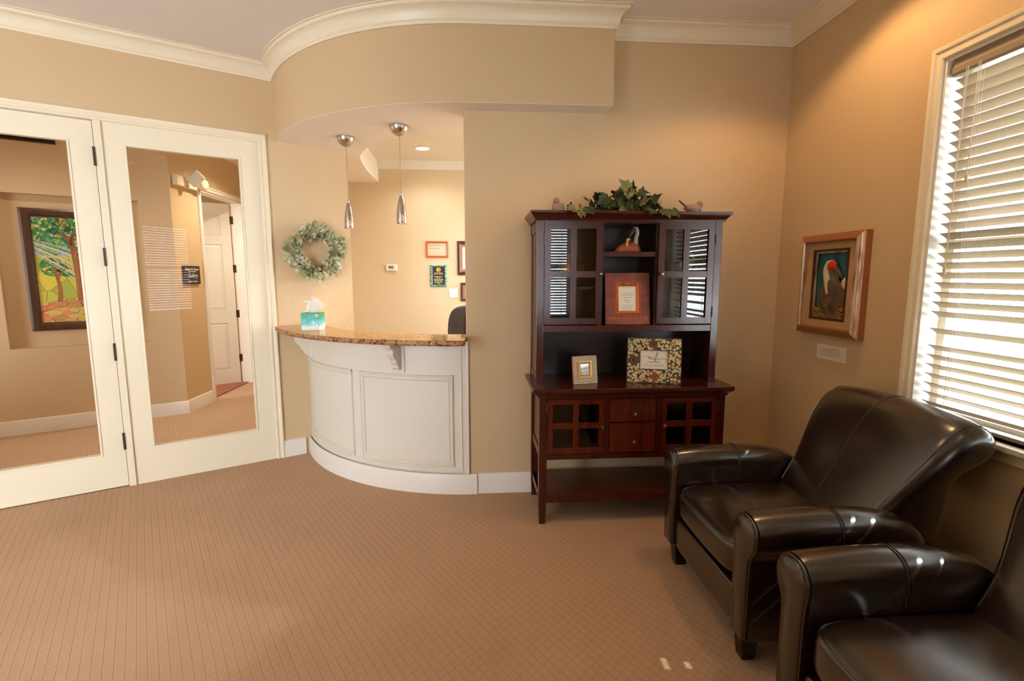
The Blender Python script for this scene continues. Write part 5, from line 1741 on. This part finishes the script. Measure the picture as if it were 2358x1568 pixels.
def ivy_mesh(L, curl):
    half = [(0.0, 0.0), (-0.08, 0.26), (0.10, 0.46), (0.26, 0.34), (0.42, 0.44), (0.56, 0.20), (1.0, 0.0)]
    vs = []
    for u, v in half:
        vs.append((u * L, v * L, curl * L * (u * u * 0.6 + v * v * 1.2)))
    n = len(vs)
    for u, v in half[1:-1]:
        vs.append((u * L, -v * L, curl * L * (u * u * 0.6 + v * v * 1.2)))
    mids = []
    for u, v in half[1:-1]:
        mids.append(len(vs))
        vs.append((max(0.02, u) * L, 0, curl * L * u * u * 0.6 - 0.03 * L))
    fs = []
    top = list(range(n))
    bot = [0] + list(range(n, n + n - 2)) + [n - 1]
    mid = [0] + mids + [n - 1]
    for i in range(n - 1):
        for side in (top, bot):
            f_ = []
            for a in (mid[i], side[i], side[i + 1], mid[i + 1]):
                if a not in f_:
                    f_.append(a)
            if len(f_) >= 3:
                fs.append(tuple(f_))
    me = bpy.data.meshes.new('leaf')
    me.from_pydata(vs, [], fs)
    return me


ivm = []
for g in greens:
    for L, cu in ((0.075, 0.35), (0.060, -0.3), (0.05, 0.5)):
        me = ivy_mesh(L, cu)
        me.materials.append(g)
        ivm.append(me)
rnd = random.Random(4)
stems = MB()
for k in range(96):
    u = rnd.betavariate(1.4, 1.15)
    x = 0.67 + 0.43 * u
    hmax = 0.028 + 0.145 * (0.25 + 0.75 * sin(pi * min(1, max(0, u * 0.9 + 0.12)) ) ** 1.0) * (0.6 + 0.5 * u)
    h = 0.022 + (max(0.03, hmax) - 0.022) * rnd.random() ** 1.25
    y = 2.965 + rnd.uniform(-0.075, 0.07)
    base = Vector((0.9 + (x - 0.9) * 0.85, 2.97 + (y - 2.97) * 0.5, ZC + 0.012))
    p = Vector((x, y, ZC + h))
    stems.tube([base, (base + p) / 2 + Vector((0, 0, 0.01)), p], 0.0011, 5)
    d = Vector((rnd.uniform(-1, 1) + (u - .5), rnd.uniform(-1.0, 0.3), rnd.uniform(-0.5, 0.75)))
    put_leaf(rnd.choice(ivm), p, d, Vector((rnd.uniform(-.5, .5), -1.0, rnd.uniform(0.0, 0.9))), iv, rnd.uniform(-.6, .6), rnd.uniform(0.8, 1.15))
# trailing sprigs
trail = [((0.70, 2.90, ZC + 0.010), (0.64, 2.85, ZC + 0.012), (0.60, 2.80, ZC + 0.010), (0.585, 2.785, ZC - 0.02), (0.58, 2.78, ZC - 0.04))]
for tr in trail:
    stems.tube(catmull(tr, 4), 0.0016, 5)
for px, d, me in (((0.555, 2.786, ZC + 0.004), (-1, -0.5, -0.1), ivm[3]), ((0.60, 2.780, ZC + 0.006), (0.1, -0.6, -0.9), ivm[4]), ((0.62, 2.785, ZC + 0.008), (0.6, -0.6, -0.8), ivm[0]), ((0.585, 2.778, ZC - 0.012), (0.0, -0.3, -1), ivm[5]),
                  ((0.55, 2.93, ZC + 0.02), (0.2, -0.2, 0.9), ivm[2]), ((0.61, 2.9, ZC + 0.02), (-0.5, -0.5, 0.5), ivm[5])):
    put_leaf(me, px, d, (0, -1, 0.6), iv, 0, 0.95)
for px, d in (((1.06, 2.79, ZC + 0.006), (0.3, -0.5, -0.5)), ((1.11, 2.785, ZC + 0.006), (0.6, -0.4, -0.6)), ((1.00, 2.79, ZC + 0.008), (-0.3, -0.6, -0.3)), ((1.085, 2.785, ZC + 0.008), (0, -0.6, -0.7))):
    put_leaf(ivm[1], px, d, (0, -1, 0.7), iv, 0, 1.15)
stems.tube([(1.08, 2.97, ZC + 0.045), (1.14, 2.96, ZC + 0.025), (1.21, 2.95, ZC + 0.004)], [0.004, 0.0035, 0.003], 6)
stems.tube([(0.72, 2.95, ZC + 0.006), (0.9, 2.97, ZC + 0.010), (1.08, 2.97, ZC + 0.045)], 0.004, 6)
stems.build('stem', mat('ivy_stem', (92, 84, 52), 0.7), iv)

# ------------------------------------------------------------------ armchairs
def armchair(cy, label):
    """faces -x; all coordinates in the room"""
    t = thing('leather_armchair', (1.4, cy, 0), label, 'armchair', 'armchairs by the window')
    LE = M['leather']
    XF = 0.985
    HWI, HWO = 0.275, 0.425
    for s in (1, -1):
        def Y(w):
            return cy + s * w
        wc = 0.350                     # arm centre line
        # cross-section (w from the arm centre, + outwards; z)
        sec = [(-0.072, 0.115), (-0.072, 0.30), (-0.073, 0.45), (-0.078, 0.515), (-0.070, 0.557), (-0.045, 0.586), (-0.005, 0.597), (0.038, 0.588), (0.068, 0.560), (0.078, 0.520), (0.068, 0.478), (0.046, 0.446), (0.040, 0.40), (0.040, 0.25), (0.040, 0.115)]
        sc_ = [v.to_2d() for v in catmull([(a, b, 0) for a, b in sec], 4)]
        cen = Vector((0.0, 0.52))
        xs = [(XF, 0.985, -0.004), (XF + 0.02, 1.0, 0.0), (1.10, 1.0, 0.008), (1.22, 1.0, 0.011), (1.34, 1.0, 0.008), (1.44, 0.99, 0.0), (1.52, 0.965, -0.016), (1.575, 0.92, -0.036), (1.605, 0.84, -0.058), (1.625, 0.70, -0.085), (1.632, 0.45, -0.12)]
        rs = []
        for x, k, dz in xs:
            ring = []
            for p in sc_:
                w_, z_ = p.x * k, p.y
                if z_ > 0.40:
                    zz = 0.40 + (z_ - 0.40) * (1 + dz / 0.21)
                else:
                    zz = z_
                ring.append((x, Y(wc + w_), zz))
            rs.append(ring)
        arm = MB().rings(rs).build('arm', LE, t, smooth='auto', angle=50)
        # double seam over the arm
        for xx in (1.285, 1.297):
            pts = [(xx, Y(wc + p.x * 1.004), (0.40 + (p.y - 0.40) * (1 + 0.0095 / 0.21)) + 0.0012) for p in sc_ if p.y > 0.44]
            MB().tube(pts, 0.0013, 5).build('seam', M['leather_seam'], arm)
        MB().tube([(1.291, Y(wc + p.x * 1.005), (0.40 + (p.y - 0.40) * (1 + 0.0095 / 0.21)) + 0.0012) for p in sc_ if p.y > 0.44], 0.0007, 4).build('stitching', M['thread'], arm)
        # front arm panel with piping
        fp = [(-0.058, 0.112), (-0.060, 0.30), (-0.062, 0.43), (-0.072, 0.515), (-0.064, 0.552), (-0.040, 0.577), (-0.005, 0.586), (0.034, 0.578), (0.060, 0.554), (0.069, 0.520), (0.060, 0.480), (0.036, 0.440), (0.030, 0.38), (0.030, 0.24), (0.028, 0.112)]
        fpc = [v.to_2d() for v in catmull([(a, b, 0) for a, b in fp], 4)]
        mid = Vector((-0.012, 0.36))
        rs = []
        for x, k in ((XF + 0.01, 1.0), (XF - 0.010, 1.0), (XF - 0.018, 0.965), (XF - 0.021, 0.90)):
            ring = []
            for p in fpc:
                c_ = Vector((-0.012 if p.y < 0.44 else 0.0, min(max(p.y, 0.16), 0.53)))
                q = c_ + (p - c_) * k
                ring.append((x, Y(wc + q.x), q.y))
            rs.append(ring)
        ap = MB().rings(rs).build('arm_front', LE, t, smooth='auto', angle=60)
        MB().tube([(XF - 0.008, Y(wc + p.x * 1.02), p.y + 0.002) for p in fpc], 0.0045, 6).build('piping', LE, ap, smooth=True)
        # legs
        for lx, fr_ in ((0.985, True), (1.66, False)):
            w0, w1_ = 0.285, 0.345
            if fr_:
                MB().rings([[(lx + 0.012, Y(w0 + 0.006), 0), (lx + 0.062, Y(w0 + 0.006), 0), (lx + 0.062, Y(w1_ - 0.006), 0), (lx + 0.012, Y(w1_ - 0.006), 0)],
                            [(lx, Y(w0), 0.115), (lx + 0.072, Y(w0), 0.115), (lx + 0.072, Y(w1_), 0.115), (lx, Y(w1_), 0.115)]]).build('leg', M['black_wood'], t, bevel=0.003)
            else:
                MB().rings([[(lx + 0.03, Y(w0 + 0.006), 0), (lx + 0.075, Y(w0 + 0.006), 0), (lx + 0.075, Y(w1_ - 0.006), 0), (lx + 0.03, Y(w1_ - 0.006), 0)],
                            [(lx, Y(w0), 0.115), (lx + 0.06, Y(w0), 0.115), (lx + 0.06, Y(w1_), 0.115), (lx, Y(w1_), 0.115)]]).build('leg', M['black_wood'], t, bevel=0.003)
    # base and front rail
    MB().box(1.03, 1.70, cy - 0.30, cy + 0.30, 0.115, 0.27).build('base', M['dark_gap'], t)
    MB().superell((1.005, cy, 0.188), (0.026, 0.282, 0.078), 0.25, 0.25, 40, 16).build('front_rail', LE, t, smooth=True)

    # seat cushion
    def sw(q):
        u = q.x / 0.30
        v = q.y / 0.276
        if q.z > 0:
            q.z += 0.020 * (1 - u * u) * (1 - v * v) * (q.z / 0.075)
            q.z -= 0.010 * max(0, -u) ** 3
        q.x -= 0.012 * (1 - v * v) * (1 if u < 0 else 0)
        return q
    MB().superell((1.272, cy, 0.362), (0.298, 0.274, 0.082), 0.22, 0.30, 72, 40, sw, pole='y').build('seat_cushion', LE, t, smooth=True)
    pe = []
    for k in range(80):
        th = 2 * pi * k / 80
        cx_ = math.copysign(abs(cos(th)) ** 0.22, cos(th))
        cy_ = math.copysign(abs(sin(th)) ** 0.22, sin(th))
        q = sw(Vector((0.298 * 0.975 * cx_, 0.274 * 0.975 * cy_, 0.066)))
        pe.append((1.272 + q.x, cy + q.y, 0.362 + q.z))
    MB().tube(pe, 0.0042, 6, closed=True).build('seat_piping', LE, t, smooth=True)

    # back: closed profile (x, z), swept across the width with rounded ends
    pf = [(1.46, 0.36), (1.505, 0.46), (1.560, 0.56), (1.615, 0.66), (1.672, 0.76), (1.722, 0.835), (1.775, 0.888), (1.830, 0.908), (1.880, 0.900), (1.918, 0.868), (1.930, 0.822), (1.917, 0.775), (1.882, 0.738), (1.838, 0.705), (1.808, 0.64), (1.785, 0.50), (1.762, 0.32), (1.735, 0.14), (1.62, 0.13), (1.52, 0.24)]
    pc = [v.to_2d() for v in catmull([(a, b, 0) for a, b in pf], 4, closed=True)]
    N = len(pc)
    nr = []
    for i in range(N):
        d = (pc[(i + 1) % N] - pc[i - 1]).normalized()
        nr.append(Vector((-d.y, d.x)))         # outward for this (clockwise) order
    cen = Vector((1.70, 0.5))
    if sum((pc[i] - cen).dot(nr[i]) for i in range(N)) < 0:
        nr = [-n_ for n_ in nr]
    rs = []
    Rr = 0.050
    stn = [-1, -0.985, -0.95, -0.90, -0.84, -0.72, -0.5, -0.25, 0, 0.25, 0.5, 0.72, 0.84, 0.90, 0.95, 0.985, 1]
    for s in stn:
        e = max(0, (abs(s) - 0.84) / 0.16)
        ins = Rr * (1 - sqrt(max(0, 1 - e * e)))
        ring = []
        for p, n_ in zip(pc, nr):
            z01 = min(1, max(0, (p.y - 0.50) / 0.36))
            hw = 0.286 + 0.084 * (z01 * z01 * (3 - 2 * z01))
            if p.x > 1.70 and p.y < 0.80:
                hw = max(hw, 0.33)
            bul = 0.020 * (1 - (abs(s)) ** 2.2)
            k_ = ins - bul * (1 if n_.x < 0.3 else 0.2)
            q = p - n_ * k_
            droop = -0.012 * (abs(s) ** 3) * z01
            ring.append((q.x, cy + hw * s, q.y + droop))
        rs.append(ring)
    bk = MB().rings(rs).build('backrest', LE, t, smooth=True)

    def seam_on(s, rad, off, name, mt):
        pts = []
        for i, (p, n_) in enumerate(zip(pc, nr)):
            if n_.x > 0.85 or p.y < 0.44 or (p.x > 1.80 and p.y < 0.80):
                continue
            z01 = min(1, max(0, (p.y - 0.50) / 0.36))
            hw = 0.286 + 0.084 * (z01 * z01 * (3 - 2 * z01))
            e = max(0, (abs(s) - 0.84) / 0.16)
            ins = Rr * (1 - sqrt(max(0, 1 - e * e)))
            bul = 0.020 * (1 - (abs(s)) ** 2.2) * (1 if n_.x < 0.3 else 0.2)
            q = p - n_ * (ins - bul - off)
            pts.append((q.x, cy + hw * s, q.y - 0.012 * abs(s) ** 3 * z01))
        MB().tube(pts, rad, 5).build(name, mt, bk)
    seam_on(0.02, 0.0016, 0.0002, 'seam', M['leather_seam'])
    seam_on(0.045, 0.0008, 0.0006, 'stitching', M['thread'])
    for s in (-0.90, 0.90):
        seam_on(s, 0.003, 0.0, 'piping', LE)
    return t


armchair(1.98, 'dark brown leather armchair farther from the camera, by the window and hutch')
armchair(1.015, 'dark brown leather armchair nearest the camera, cut off at the photo bottom right')
